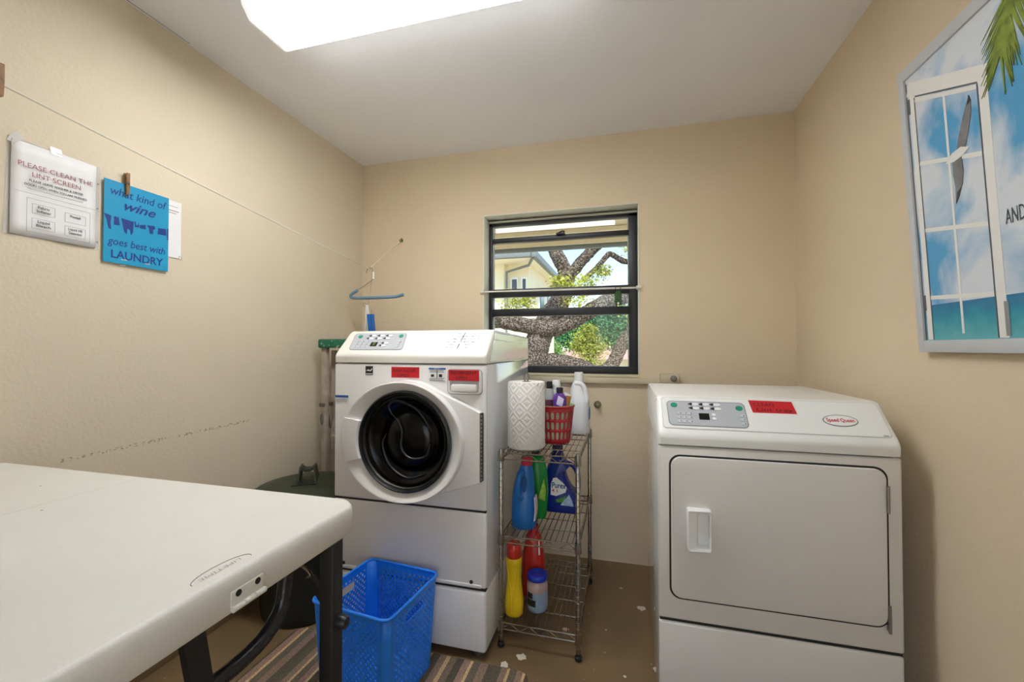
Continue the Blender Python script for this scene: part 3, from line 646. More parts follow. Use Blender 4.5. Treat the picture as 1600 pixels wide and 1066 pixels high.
# paper towel on its holder
tx, ty = 1.332, -0.748
th = thing('towel_holder', 'wire paper towel holder with a looped top on the shelf', 'holder', (tx, ty, Zt))
obj('base_ring', MB().tube([(tx + 0.07 * math.cos(a * math.pi / 12), ty + 0.07 * math.sin(a * math.pi / 12), Zt + 0.003) for a in range(24)], 0.003, 6, True).tube([(tx - 0.07, ty, Zt + 0.003), (tx + 0.07, ty, Zt + 0.003)], 0.003, 6), WIREM, th)
obj('stem', MB().tube([(tx, ty, Zt + 0.003), (tx, ty, Zt + 0.285)] + [(tx + 0.010 * math.sin(a * math.pi / 6), ty, Zt + 0.306 - 0.021 * math.cos(a * math.pi / 6)) for a in range(13)], 0.003, 7), STEEL, th)
pt = tag(obj('paper_towel_roll', MB().lathe([(0.020, 0.008), (0.077, 0.008), (0.0805, 0.013), (0.0805, 0.283), (0.078, 0.287), (0.020, 0.287), (0.020, 0.008)], (tx, ty, Zt), 48, caps=False), TOWEL, base=(tx, ty, Zt)), 'white quilted paper towel roll standing on the top wire shelf', 'paper towel')
obj('core', MB().lathe([(0.0198, 0.008), (0.0198, 0.288), (0.018, 0.288), (0.018, 0.008), (0.0198, 0.008)], (tx, ty, Zt), 24, caps=False), mat('cardboard', '#a58a66', 0.8), pt)

# red slotted basket
bx, by = 1.432, -0.585
rb = thing('red_basket', 'small red plastic basket with oval slots, full of bottles on the shelf', 'basket', (bx, by, Zt))
NB, rows = 22, 3; hB = 0.165; rt0, rb0 = 0.087, 0.068
def bpt(u, h, dr=0.0):
    r = rb0 + (rt0 - rb0) * h / hB + dr; a = 2 * math.pi * u / NB; return Vector((bx + r * math.cos(a), by + r * math.sin(a) * 1.0, Zt + 0.002 + h))
def slotted(dr):
    vs, fs = [], []
    hs = [0.0, 0.012] ; cell = (hB - 0.03) / rows
    m = MB()
    def quad(u0, u1, h0, h1): m.add([bpt(u0, h0, dr), bpt(u1, h0, dr), bpt(u1, h1, dr), bpt(u0, h1, dr)], [(0, 1, 2, 3)])
    for i in range(NB):
        quad(i, i + 0.5, 0, 0.014); quad(i + 0.5, i + 1, 0, 0.014); quad(i, i + 0.5, 0.014 + cell * rows, hB); quad(i + 0.5, i + 1, 0.014 + cell * rows, hB)
        for r in range(rows):
            h0 = 0.014 + r * cell; h1 = h0 + cell; k = 12
            hole = [(i + 0.5 + 0.31 * math.copysign(abs(math.cos(2 * math.pi * j / k)) ** 0.7, math.cos(2 * math.pi * j / k)), (h0 + h1) / 2 + cell * 0.39 * math.copysign(abs(math.sin(2 * math.pi * j / k)) ** 0.7, math.sin(2 * math.pi * j / k))) for j in range(k)]
            outr = [(i + 1, (h0 + h1) / 2), (i + 1, h1), (i + 0.75, h1), (i + 0.5, h1), (i + 0.25, h1), (i, h1), (i, (h0 + h1) / 2), (i, h0), (i + 0.25, h0), (i + 0.5, h0), (i + 0.75, h0), (i + 1, h0)]
            m.add([bpt(u, h, dr) for u, h in hole] + [bpt(u, h, dr) for u, h in outr], [(j, (j + 1) % k, k + (j + 1) % k, k + j) for j in range(k)])
    return m
wl_ = obj('side_wall', slotted(0), REDP, rb, smooth=40, merge=True); sm = wl_.modifiers.new('thick', 'SOLIDIFY'); sm.thickness = 0.003; sm.offset = -1
obj('bottom', MB().lathe([(0.066, 0.001), (0.066, 0.005)], (bx, by, Zt), 32), REDP, rb)
obj('rim', MB().tube([bpt(NB * a / 32, hB) for a in range(32)], 0.0042, 8, True), REDP, rb)
lb = tag(obj('plastic_bag', MB().lathe([(0.050, 0.0065), (0.060, 0.010), (0.068, 0.07), (0.0785, 0.15), (0.084, 0.172), (0.089, 0.174), (0.086, 0.166), (0.081, 0.172), (0.066, 0.08), (0.056, 0.014), (0.046, 0.010)], (bx, by, Zt), 26), BAGG, base=(bx, by, Zt)), 'pale green plastic bag lining the red basket', 'bag')
def simple_bottle(name, label, cat, x, y, z, prof, mt, cap, capm, e=2.3, rot=0.0, group=None, extra=None):
    t = thing(name, label, cat, (x, y, z), group=group)
    b = obj('body', body(prof, x, y, z, rot, e), mt, t, smooth=50)
    ct = prof[-1][0]; o = prof[-1][3] if len(prof[-1]) > 3 else 0
    cx_, cy_ = x + o * math.cos(rot), y + o * math.sin(rot)
    obj('cap', MB().lathe([(cap[0] * 0.98, ct - 0.002), (cap[0], ct + 0.003), (cap[0] * cap[2], ct + cap[1] - 0.003), (cap[0] * cap[2] * 0.9, ct + cap[1]), (0.001, ct + cap[1])], (cx_, cy_, z), 20), capm, t)
    return t
zi = Zt + 0.012
t = simple_bottle('clear_bottle', 'clear rounded bottle with black cap in the red basket', 'bottle', 1.405, -0.585, zi, [(0, 0.018, 0.018), (0.005, 0.02, 0.02), (0.15, 0.022, 0.022), (0.19, 0.025, 0.025), (0.22, 0.019, 0.019), (0.235, 0.012, 0.012)], CLEARB, (0.015, 0.03, 0.9), GASKET, 2.0)
obj('label_band', body([(0.15, 0.0226, 0.0226), (0.182, 0.025, 0.025)], 1.405, -0.585, zi, 0, 2.0), mat('maroon_label', '#6a3a4a', 0.5, vary=0.5, scale=60), t)
t = simple_bottle('white_bottle', 'white bottle with white cap and purple label in the red basket', 'bottle', 1.432, -0.553, zi, [(0, 0.024, 0.015), (0.005, 0.026, 0.017), (0.19, 0.028, 0.02), (0.22, 0.025, 0.019), (0.232, 0.018, 0.017)], WHITEP, (0.020, 0.036, 0.98), WHITEP, 2.4)
obj('label_patch', MB().prism([(1.412, -0.5735, zi + 0.15), (1.450, -0.5735, zi + 0.15), (1.445, -0.5735, zi + 0.19), (1.415, -0.5735, zi + 0.205)], (0, -0.001, 0)), PURPLE, t)
t = simple_bottle('purple_bottle', 'purple bottle with black cap leaning in the red basket', 'bottle', 1.455, -0.604, zi, [(0, 0.020, 0.014), (0.006, 0.022, 0.015), (0.16, 0.030, 0.020), (0.195, 0.03, 0.02), (0.215, 0.016, 0.014)], PURPLE, (0.0155, 0.024, 1.0), GASKET, 2.6)
obj('label_patch', MB().prism([(1.443, -0.6265, zi + 0.165), (1.470, -0.6275, zi + 0.155), (1.478, -0.6265, zi + 0.19), (1.452, -0.625, zi + 0.205)], (0, -0.0012, 0)), mat('pale_lilac', '#d8d0e6', 0.4, vary=0.2, scale=50), t)
pk = thing('refill_packet', 'amber and white refill packet standing at the right in the red basket', 'packet', (1.476, -0.575, zi))
obj('pouch', MB().loft([sup(1.470, -0.575, zi, 0.008, 0.008, 2.2), sup(1.474, -0.575, zi + 0.06, 0.010, 0.010, 2.2), sup(1.481, -0.575, zi + 0.18, 0.020, 0.010, 2.2), sup(1.484, -0.575, zi + 0.2, 0.022, 0.002, 2.2)]), ORANGE, pk)
obj('top_seal', MB().prism([(1.462, -0.577, zi + 0.199), (1.505, -0.577, zi + 0.192), (1.502, -0.577, zi + 0.203), (1.476, -0.577, zi + 0.217)], (0, 0.003, 0)), PAPER, pk)

# white jug behind
jx, jy = 1.518, -0.335
jg = thing('bleach_jug', 'tall white plastic jug with hollow handle on the top wire shelf', 'jug', (jx, jy, Zt))
obj('body', body([(0, 0.048, 0.055), (0.006, 0.051, 0.058), (0.13, 0.051, 0.058), (0.17, 0.046, 0.054), (0.22, 0.034, 0.036, -0.012), (0.255, 0.026, 0.026, -0.008), (0.268, 0.020, 0.020, -0.004)], jx, jy, Zt), WHITEJ, jg, smooth=50)
obj('handle', MB().tube(smooth_path([(jx - 0.02, jy - 0.02, Zt + 0.25), (jx + 0.015, jy - 0.022, Zt + 0.245), (jx + 0.034, jy - 0.026, Zt + 0.205), (jx + 0.034, jy - 0.03, Zt + 0.155), (jx + 0.01, jy - 0.03, Zt + 0.13)], 5), 0.0125, 10), WHITEJ, jg)
obj('cap', MB().lathe([(0.023, 0.266), (0.0235, 0.27), (0.0225, 0.305), (0.020, 0.308), (0.001, 0.308)], (jx - 0.004, jy, Zt), 24), WHITEP, jg)
obj('label_patch', MB().prism([(jx + 0.0495, jy - 0.03, Zt + 0.07), (jx + 0.0495, jy + 0.02, Zt + 0.07), (jx + 0.0495, jy + 0.02, Zt + 0.13), (jx + 0.0495, jy - 0.03, Zt + 0.125)], (0.003, 0, 0)), INKB, jg)

# middle tier: blue bottle with red cap
qx, qy = 1.318, -0.735
bb = thing('blue_detergent_bottle', 'bright blue detergent bottle with red cap on the middle wire shelf', 'bottle', (qx, qy, Zm))
prof = [(0, 0.045, 0.036), (0.008, 0.052, 0.042), (0.05, 0.054, 0.046), (0.12, 0.052, 0.044), (0.165, 0.046, 0.030, 0.0), (0.235, 0.036, 0.026, 0.006), (0.262, 0.026, 0.024, 0.010), (0.272, 0.022, 0.022, 0.012)]
obj('body', body(prof, qx, qy, Zm, 0.15, 2.3), BLUEJ, bb, smooth=55)
obj('handle', MB().tube(smooth_path([(qx + 0.004, qy - 0.026, Zm + 0.246), (qx - 0.008, qy - 0.042, Zm + 0.228), (qx - 0.014, qy - 0.052, Zm + 0.19), (qx - 0.012, qy - 0.050, Zm + 0.152), (qx + 0.0, qy - 0.036, Zm + 0.132)], 5), 0.0105, 10), BLUEJ, bb)
obj('grip_shade', MB().prism([(qx + 0.008 + 0.013 * math.cos(a * math.pi / 8), qy - 0.0285 - 0.004 * (a > 8), Zm + 0.195 + 0.036 * math.sin(a * math.pi / 8)) for a in range(16)], (0, -0.002, 0)), mat('deep_blue_shade', '#0f4f92', 0.4), bb)  # flat darker blue oval imitating the shade behind the handle
obj('cap', MB().lathe([(0.0235, 0.27), (0.0245, 0.274), (0.0225, 0.302), (0.020, 0.305), (0.001, 0.305)], (qx + 0.012, qy + 0.001, Zm), 24), REDCAP, bb)
obj('label_patch', MB().loft([[Vector((qx + 0.049 + 0.004 * math.sin(math.pi * k / 6), qy - 0.03 + 0.05 * j, Zm + 0.04 + 0.10 * k / 6)) for j in (0, 1)] + [Vector((qx + 0.053 + 0.004 * math.sin(math.pi * k / 6), qy - 0.03 + 0.05 * j, Zm + 0.04 + 0.10 * k / 6)) for j in (1, 0)] for k in range(7)]), mat('pink_white_label', '#e6cfd8', 0.4, vary=0.35, scale=30), bb)
# green bottle behind
gx_, gy_ = 1.345, -0.610
gb = thing('green_detergent_bottle', 'green detergent bottle half hidden behind the bright blue bottle', 'bottle', (gx_, gy_, Zm))
obj('body', body([(0, 0.026, 0.026, 0.018), (0.01, 0.03, 0.03, 0.018), (0.05, 0.048, 0.036, 0.006), (0.12, 0.058, 0.042), (0.20, 0.054, 0.042), (0.27, 0.038, 0.036), (0.292, 0.018, 0.018)], gx_, gy_, Zm, 0, 2.3), GREENJ, gb, smooth=55)
obj('cap', MB().lathe([(0.019, 0.29), (0.019, 0.318), (0.001, 0.318)], (gx_, gy_, Zm), 20), GASKET, gb)
obj('label_patch', MB().prism([(gx_ + 0.02, gy_ - 0.0445, Zm + 0.10), (gx_ + 0.05, gy_ - 0.0405, Zm + 0.09), (gx_ + 0.054, gy_ - 0.0395, Zm + 0.14), (gx_ + 0.045, gy_ - 0.0405, Zm + 0.19)], (0, -0.002, 0)), mat('yellow_green_label', '#9ac43a', 0.4, vary=0.4, scale=40), gb)
# deep blue jug with printed label
px, py = 1.452, -0.52
pj = thing('laundry_jug', 'deep blue laundry detergent jug with white Purex label on the middle wire shelf'.replace(' Purex', ''), 'jug', (px, py, Zm))
outl2 = [(-0.068, 0.0), (0.078, 0.0), (0.084, 0.01), (0.086, 0.08), (0.060, 0.10), (0.034, 0.145), (0.020, 0.19), (0.024, 0.215), (0.040, 0.222), (0.030, 0.24), (0.012, 0.258), (0.010, 0.27), (-0.046, 0.27), (-0.050, 0.25), (-0.066, 0.22), (-0.082, 0.16), (-0.085, 0.06), (-0.082, 0.03)]
def rounded_slab(outline, x, y, z, hd, b=0.014, nn=4):
    cx = sum(p[0] for p in outline) / len(outline); cz = sum(p[1] for p in outline) / len(outline); rings = []
    for i in range(2 * nn + 1):
        a = math.pi * i / (2 * nn) - math.pi / 2; d = b * (1 - math.cos(a)); yy = hd * math.sin(a) if abs(a) < 1.55 else math.copysign(hd, a)
        rings.append([Vector((x + p[0] - math.copysign(min(d, abs(p[0] - cx) * 0.5), p[0] - cx), y + yy, z + p[1] - math.copysign(min(d, abs(p[1] - cz) * 0.5), p[1] - cz))) for p in outline])
    return MB().loft(rings)
obj('body', rounded_slab(outl2, px, py, Zm, 0.045), NAVYJ, pj, smooth=50)
obj('handle', MB().tube(smooth_path([(px + 0.015, py, Zm + 0.232), (px + 0.052, py, Zm + 0.222), (px + 0.075, py, Zm + 0.185), (px + 0.078, py, Zm + 0.125), (px + 0.073, py, Zm + 0.07)], 5), 0.012, 10), NAVYJ, pj)
obj('cap', MB().lathe([(0.030, 0.262), (0.030, 0.275), (0.026, 0.278), (0.026, 0.312), (0.022, 0.316), (0.001, 0.316)], (px - 0.02, py, Zm), 24), mat('navy_cap', '#0c1c5c', 0.35), pj)
ly = py - 0.0452
lb = obj('label', MB().prism([(px + a, ly, Zm + b) for a, b in ((-0.046, 0.09), (-0.044, 0.142), (-0.034, 0.168), (-0.018, 0.172), (0.012, 0.150), (0.030, 0.128), (0.024, 0.106), (-0.02, 0.086))], (0, -0.0008, 0)), WHITEP, pj)
lettering('Purex', 0.036, (px - 0.041, ly - 0.001, Zm + 0.124), (1, 0, 0), (0, 0, 1), NAVY, lb, width=0.066, bold=0.02)
lettering('4 1', 0.022, (px - 0.040, ly - 0.001, Zm + 0.104), (1, 0, 0), (0, 0, 1), REDINK, lb, width=0.026, bold=0.02)
obj('label_picture', MB().prism([(px + a, ly, Zm + b) for a, b in ((-0.02, 0.058), (0.01, 0.058), (0.028, 0.092), (0.0, 0.076), (-0.022, 0.07))], (0, -0.0012, 0)), mat('leaf_green_print', '#4f9a3a', 0.4, vary=0.2), lb)
obj('label_picture', MB().prism([(px + a, ly, Zm + b) for a, b in ((0.0, 0.046), (0.062, 0.044), (0.054, 0.07), (0.040, 0.098), (0.028, 0.082), (0.016, 0.07))], (0, -0.001, 0)), mat('ice_print', '#a9c4e0', 0.4, vary=0.3, scale=70), lb)

# bottom tier
yx, yy = 1.284, -0.775
yb = thing('yellow_bottle', 'yellow bottle with translucent red cap on the lowest wire shelf', 'bottle', (yx, yy, Zb))
obj('body', body([(0, 0.030, 0.026), (0.008, 0.037, 0.032), (0.05, 0.040, 0.034), (0.085, 0.038, 0.030), (0.13, 0.032, 0.026), (0.18, 0.030, 0.026), (0.222, 0.034, 0.030), (0.236, 0.035, 0.032), (0.246, 0.030, 0.028)], yx, yy, Zb, 0, 2.3), YELLOWJ, yb, smooth=55)
for s in (-1, 1):
    obj('grip_ridge', MB().tube(smooth_path([(yx + s * 0.024, yy - 0.022, Zb + 0.225), (yx + s * 0.019, yy - 0.0215, Zb + 0.17), (yx + s * 0.010, yy - 0.026, Zb + 0.12), (yx + s * 0.005, yy - 0.0335, Zb + 0.07), (yx + s * 0.004, yy - 0.032, Zb + 0.02)], 4), 0.004, 6), YELLOWJ, yb)
obj('cap', MB().lathe([(0.031, 0.244), (0.032, 0.248), (0.030, 0.296), (0.027, 0.302), (0.001, 0.304)], (yx, yy, Zb), 24), ORCAP, yb)
obj('spout', MB().box(yx - 0.010, yx + 0.009, yy - 0.0335, yy - 0.028, Zb + 0.25, Zb + 0.285, 0.003), REDJ, yb)
rx, ry = 1.335, -0.612
rbt = thing('red_bottle', 'tall red bottle standing behind the yellow bottle and the jar', 'bottle', (rx, ry, Zb))
obj('body', body([(0, 0.046, 0.04), (0.01, 0.052, 0.046), (0.15, 0.052, 0.046), (0.2, 0.047, 0.042), (0.27, 0.036, 0.032), (0.29, 0.022, 0.022)], rx, ry, Zb, 0, 2.3), REDJ, rbt, smooth=55)
obj('cap', MB().lathe([(0.024, 0.288), (0.023, 0.318), (0.02, 0.321), (0.001, 0.321)], (rx, ry, Zb), 20), REDCAP, rbt)
obj('label_patch', MB().prism([(rx + 0.030, ry - 0.0375, Zb + 0.2), (rx + 0.036, ry - 0.0335, Zb + 0.2), (rx + 0.033, ry - 0.029, Zb + 0.26), (rx + 0.028, ry - 0.032, Zb + 0.26)], (0, -0.002, 0)), WHITEP, rbt)
jx2, jy2 = 1.372, -0.712
jr = thing('powder_jar', 'cloudy jar of pale blue powder with blue lid on the lowest wire shelf', 'jar', (jx2, jy2, Zb))
obj('body', MB().lathe([(0.036, 0), (0.042, 0.006), (0.045, 0.02), (0.045, 0.105), (0.042, 0.122), (0.036, 0.13)], (jx2, jy2, Zb), 32), POWDER, jr, smooth=50)
obj('top_band', MB().lathe([(0.0454, 0.085), (0.0454, 0.105), (0.0424, 0.1215), (0.0365, 0.1305)], (jx2, jy2, Zb), 32, caps=False), mat('pinkish_jar_wall', '#b49a96', 0.3, vary=0.15), jr, smooth=50)
obj('lid', MB().lathe([(0.041, 0.13), (0.044, 0.133), (0.044, 0.148), (0.040, 0.154), (0.034, 0.152), (0.030, 0.146), (0.001, 0.146)], (jx2, jy2, Zb), 32), BLUECAP, jr, smooth=50)
m = MB()
def wrap(a0, a1, z0, z1, r=0.0458):
    k = 6; m.add([(jx2 + r * math.cos(math.radians(a0 + (a1 - a0) * i / k)), jy2 + r * math.sin(math.radians(a0 + (a1 - a0) * i / k)), Zb + z) for i in range(k + 1) for z in (z0, z1)], [(2 * i, 2 * i + 2, 2 * i + 3, 2 * i + 1) for i in range(k)])
wrap(215, 255, 0.062, 0.086); wrap(212, 272, 0.03, 0.058); obj('label', m, mat('black_yellow_label', '#2a261c', 0.5, vary=0.6, scale=45), jr)

# ================================================================ BIN, LADDER
cx, cy = 0.252, -0.795
can = thing('trash_can', 'dark olive trash can with lid and grip, beside the washer', 'trash can', (cx, cy, 0))
m = MB(); nn = 72
for_r = []
for z, r in ((0.0, 0.185), (0.012, 0.195), (0.05, 0.197), (0.5, 0.228), (0.52, 0.236), (0.545, 0.238)):
    rib = 0.0035 if 0.03 < z < 0.51 else 0.0
    for_r.append([Vector((cx + (r + (rib if j % 4 < 2 else 0)) * math.cos(2 * math.pi * j / nn), cy + (r + (rib if j % 4 < 2 else 0)) * math.sin(2 * math.pi * j / nn), z)) for j in range(nn)])
obj('body', m.loft(for_r), CANBODY, can, smooth=50)
ld = obj('lid', MB().lathe([(0.238, 0.535), (0.245, 0.537), (0.2475, 0.548), (0.245, 0.560), (0.232, 0.563), (0.226, 0.572), (0.17, 0.586), (0.08, 0.596), (0.001, 0.599)], (cx, cy, 0), 56), OLIVE, can, smooth=50)
# grip: two splayed legs and a saddle-shaped bar
hx0, hy0 = cx, cy
ax = Vector((0.85, 0.53, 0)).normalized(); pr = Vector((-ax.y, ax.x, 0))
def hpnt(a, b, z): return Vector((hx0, hy0, z)) + ax * a + pr * b
for s in (-1, 1):
    obj('grip_leg', MB().prism([hpnt(s * 0.036, -0.055, 0.588), hpnt(s * 0.036, 0.055, 0.588), hpnt(s * 0.026, 0.028, 0.668), hpnt(s * 0.026, -0.028, 0.668)], ax * (s * 0.008)), OLIVE, ld)
obj('grip_bar', MB().loft([[hpnt(a, -0.026, 0.650 - d), hpnt(a, 0.026, 0.650 - d), hpnt(a, 0.026, 0.664 - d), hpnt(a, -0.026, 0.664 - d)] for a, d in ((-0.028, 0.0), (-0.012, 0.010), (0.012, 0.010), (0.028, 0.0))]), OLIVE, ld)
obj('grip_recess', MB().prism([hpnt(-0.062, -0.085, 0.5945), hpnt(0.05, -0.085, 0.5945), hpnt(0.035, 0.05, 0.594), hpnt(-0.035, 0.05, 0.594)], (0, 0, 0.0035)), GASKET, ld)

lx = 0.078
la = thing('step_ladder', 'folded step ladder with paint-splattered green top, behind the trash can', 'ladder', (0.25, -0.44, 0))
for x in (lx, 0.42):
    obj('rail', MB().box(x, x + 0.034, -0.498, -0.470, 0, 1.245, 0.003), LADDER, la)
    obj('rear_rail', MB().box(x + 0.012, x + 0.040, -0.43, -0.405, 0, 1.225, 0.003), LADDER, la)
    obj('spreader', MB().tube([(x + 0.026, -0.48, 0.90), (x + 0.026, -0.45, 0.78), (x + 0.026, -0.418, 0.88)], 0.006, 6), STEEL, la)
obj('cap', MB().box(lx - 0.012, 0.455, -0.515, -0.385, 1.238, 1.288, 0.010, 3), CAPG, la)
for z in (0.25, 0.5, 0.75, 1.0):
    obj('step', MB().box(lx + 0.066, 0.42, -0.50, -0.45, z - 0.012, z, 0.002), LADDER, la)
obj('lock_bracket', MB().box(lx - 0.006, lx + 0.03, -0.506, -0.40, 0.905, 0.925, 0.003), STEEL, la)
obj('lock_loop', MB().tube([(lx + 0.010 + 0.008 * math.cos(a * math.pi / 8), -0.502, 0.835 + 0.03 * math.sin(a * math.pi / 8)) for a in range(16)], 0.0035, 6, True), STEEL, la)

# ================================================================ BLUE BASKET
BW, BD, BH = 0.325, 0.318, 0.342
bl = thing('laundry_basket', 'bright blue perforated plastic laundry basket standing on the striped rug', 'basket', (0.852, -1.127, 0.006), math.radians(-6.0), local=True)
def perf(p00, ux, uz, nx, nz, taper, hole_h=None):
    """perforated wall; p00 lower corner, ux across at the rim, taper narrows the foot"""
    m = MB(); k = 8
    def P(u, v):
        s = taper + (1 - taper) * v; c = 0.5; return p00(u, v)
    for j in range(nz):
        for i in range(nx):
            u0, u1, v0, v1 = i / nx, (i + 1) / nx, j / nz, (j + 1) / nz; uc, vc = (u0 + u1) / 2, (v0 + v1) / 2
            outr = [(u1, vc), (u1, v1), (uc, v1), (u0, v1), (u0, vc), (u0, v0), (uc, v0), (u1, v0)]
            inside = hole_h and hole_h[0] <= uc <= hole_h[1] and hole_h[2] <= vc <= hole_h[3]
            if inside: continue
            solid = j >= nz - 2 or j == 0 or i == 0 or i == nx - 1 or (i + j) % 2
            if solid: m.add([P(*q) for q in outr], [tuple(range(8))]); continue
            ru, rv = 0.47 / nx, 0.44 / nz
            hole = [(uc + ru * math.cos(math.pi * q / 4), vc + rv * math.sin(math.pi * q / 4)) for q in range(8)]
            m.add([P(*q) for q in hole] + [P(*q) for q in outr], [(q, (q + 1) % 8, 8 + (q + 1) % 8, 8 + q) for q in range(8)])
    return m
tp = 0.90
def corner(sx, sy, v):
    s = tp + (1 - tp) * v; return Vector((sx * BW / 2 * s, sy * BD / 2 * s, v * BH))
CR = 0.028
def wallfn(side):
    def f(u, v):
        s = tp + (1 - tp) * v; a, b = BW / 2 * s, BD / 2 * s
        if side == 'f': return Vector(((a - CR) * (2 * u - 1), -b, v * BH))
        if side == 'b': return Vector((-(a - CR) * (2 * u - 1), b, v * BH))
        if side == 'r': return Vector((a, (b - CR) * (2 * u - 1), v * BH))
        return Vector((-a, -(b - CR) * (2 * u - 1), v * BH))
    return f
for side in 'fbrl':
    hh = (0.28, 0.72, 0.80, 0.89) if side in 'rl' else None
    o = obj('side_wall', perf(wallfn(side), None, None, 25, 30, tp, hh), BLUEP, bl, smooth=0, merge=True)
    sm = o.modifiers.new('thick', 'SOLIDIFY'); sm.thickness = 0.0026; sm.offset = 0
def rim_pts(v, inset=0.0, n=5):
    s = tp + (1 - tp) * v; return [(x, y) for x, y in rrect(0, 0, BW * s - 2 * inset, BD * s - 2 * inset, CR, n)]
for (sx, sy, a0) in ((1, 1, 0), (-1, 1, 90), (-1, -1, 180), (1, -1, 270)):
    g = []
    for v in (0, 0.25, 0.5, 0.75, 1.0):
        s = tp + (1 - tp) * v; g.append([Vector((sx * (BW / 2 * s - CR) + CR * math.cos(math.radians(a0 + 90 * i / 5)), sy * (BD / 2 * s - CR) + CR * math.sin(math.radians(a0 + 90 * i / 5)), v * BH)) for i in range(6)])
    m = MB().add([q for r in g for q in r], [(i * 6 + j, i * 6 + j + 1, (i + 1) * 6 + j + 1, (i + 1) * 6 + j) for i in range(4) for j in range(5)])
    o = obj('corner', m, BLUEP, bl, smooth=40); sm = o.modifiers.new('thick', 'SOLIDIFY'); sm.thickness = 0.0026; sm.offset = 0
obj('rim', MB().tube([(x, y, BH) for x, y in rim_pts(1.0, -0.002)], 0.0055, 8, True), BLUEP, bl, smooth=60)
obj('bottom', MB().prism([(x, y, 0.0) for x, y in rim_pts(0.0, 0.002)], (0, 0, 0.004)), BLUEP, bl)
for s in (-1, 1):
    zc = BH * 0.845; pts = [(s * (BW / 2 * (tp + (1 - tp) * 0.845)), y, zc + z) for y, z in rrect(0, 0, 0.118, 0.034, 0.014, 4)]
    obj('handle_rim', MB().tube(pts, 0.003, 6, True), BLUEP, bl, smooth=60)

# ================================================================ RUG
def rug_mat():
    m = mat('striped_rug', '#6b5a4a', 0.95)
    n, l, p = nodes(m)
    tc = n.new('ShaderNodeTexCoord'); sp = n.new('ShaderNodeSeparateXYZ'); l.new(tc.outputs['Object'], sp.inputs[0])
    rp = n.new('ShaderNodeValToRGB'); cr = rp.color_ramp; cr.interpolation = 'CONSTANT'
    seq = [('#5f5846', .0), ('#8d7463', .07), ('#c9aa7e', .13), ('#6a6150', .16), ('#97796a', .23), ('#d0b083', .29), ('#574f40', .32), ('#8f7464', .41), ('#c9aa7e', .48), ('#7d6a58', .52), ('#544d3f', .59), ('#9b7d6d', .67), ('#d0b083', .74), ('#6a6150', .77), ('#8d7463', .85), ('#5a5343', .93)]
    while len(cr.elements) < len(seq): cr.elements.new(0.5)
    for e, (c, q) in zip(cr.elements, seq): e.position = q; e.color = lin(c)
    mu = n.new('ShaderNodeMath'); mu.operation = 'MULTIPLY_ADD'; mu.inputs[1].default_value = 2.6; mu.inputs[2].default_value = 5.0; l.new(sp.outputs['X'], mu.inputs[0])
    fr = n.new('ShaderNodeMath'); fr.operation = 'FRACT'; l.new(mu.outputs[0], fr.inputs[0]); l.new(fr.outputs[0], rp.inputs['Fac'])
    no = n.new('ShaderNodeTexNoise'); no.inputs['Scale'].default_value = 260; l.new(tc.outputs['Object'], no.inputs['Vector'])
    mr = n.new('ShaderNodeMapRange'); mr.inputs['From Min'].default_value = 0.3; mr.inputs['From Max'].default_value = 0.7; mr.inputs['To Min'].default_value = 0.6; mr.inputs['To Max'].default_value = 1.4; l.new(no.outputs['Fac'], mr.inputs['Value'])
    mx = n.new('ShaderNodeMix'); mx.data_type = 'RGBA'; mx.blend_type = 'MULTIPLY'; mx.inputs['Factor'].default_value = 1; l.new(rp.outputs['Color'], mx.inputs[6]); l.new(mr.outputs[0], mx.inputs[7])
    l.new(mx.outputs[2], p.inputs['Base Color'])
    bp = n.new('ShaderNodeBump'); bp.inputs['Strength'].default_value = 0.5; bp.inputs['Distance'].default_value = 0.004; l.new(no.outputs['Fac'], bp.inputs['Height']); l.new(bp.outputs['Normal'], p.inputs['Normal']); return m
tag(obj('striped_rug', MB().prism([(x, y, 0.0005) for x, y in rrect(0.872, -1.30, 1.045, 0.70, 0.05, 6)], (0, 0, 0.006), 0.003), rug_mat(), base=(0.87, -1.30, 0)), 'brown and tan striped rug on the floor before the washer', 'rug')

# ================================================================ FOLDING TABLE
TX0, TX1, TY0, TY1, TZ = 0.012, 1.203, -2.33, -1.745, 0.914
tb = thing('folding_table', 'white plastic folding table with black legs in the left foreground', 'table', (0.6, -2.04, 0))
def slab(x0, x1, corners, name):
    pts = [(x, y) for x, y in rrect((TX0 + TX1) / 2, (TY0 + TY1) / 2, TX1 - TX0, TY1 - TY0, 0.045, 8)]
    lo, hi = x0, x1; pts = [(min(max(x, lo), hi), y) for x, y in pts]
    out = []
    for q in pts:
        if not out or (abs(out[-1][0] - q[0]) + abs(out[-1][1] - q[1])) > 1e-5: out.append(q)
    return obj(name, MB().loft([[Vector((x + (0.6 - x) * a, y + (-2.04 - y) * a, z)) for x, y in out] for z, a in ((TZ - 0.057, 0.008), (TZ - 0.053, 0.001), (TZ - 0.016, 0.0), (TZ - 0.006, 0.003), (TZ - 0.001, 0.009), (TZ, 0.016))]), TABLE, tb, smooth=50)
sl = slab(TX0, 0.578, None, 'tabletop'); sr = slab(0.5795, TX1, None, 'tabletop')
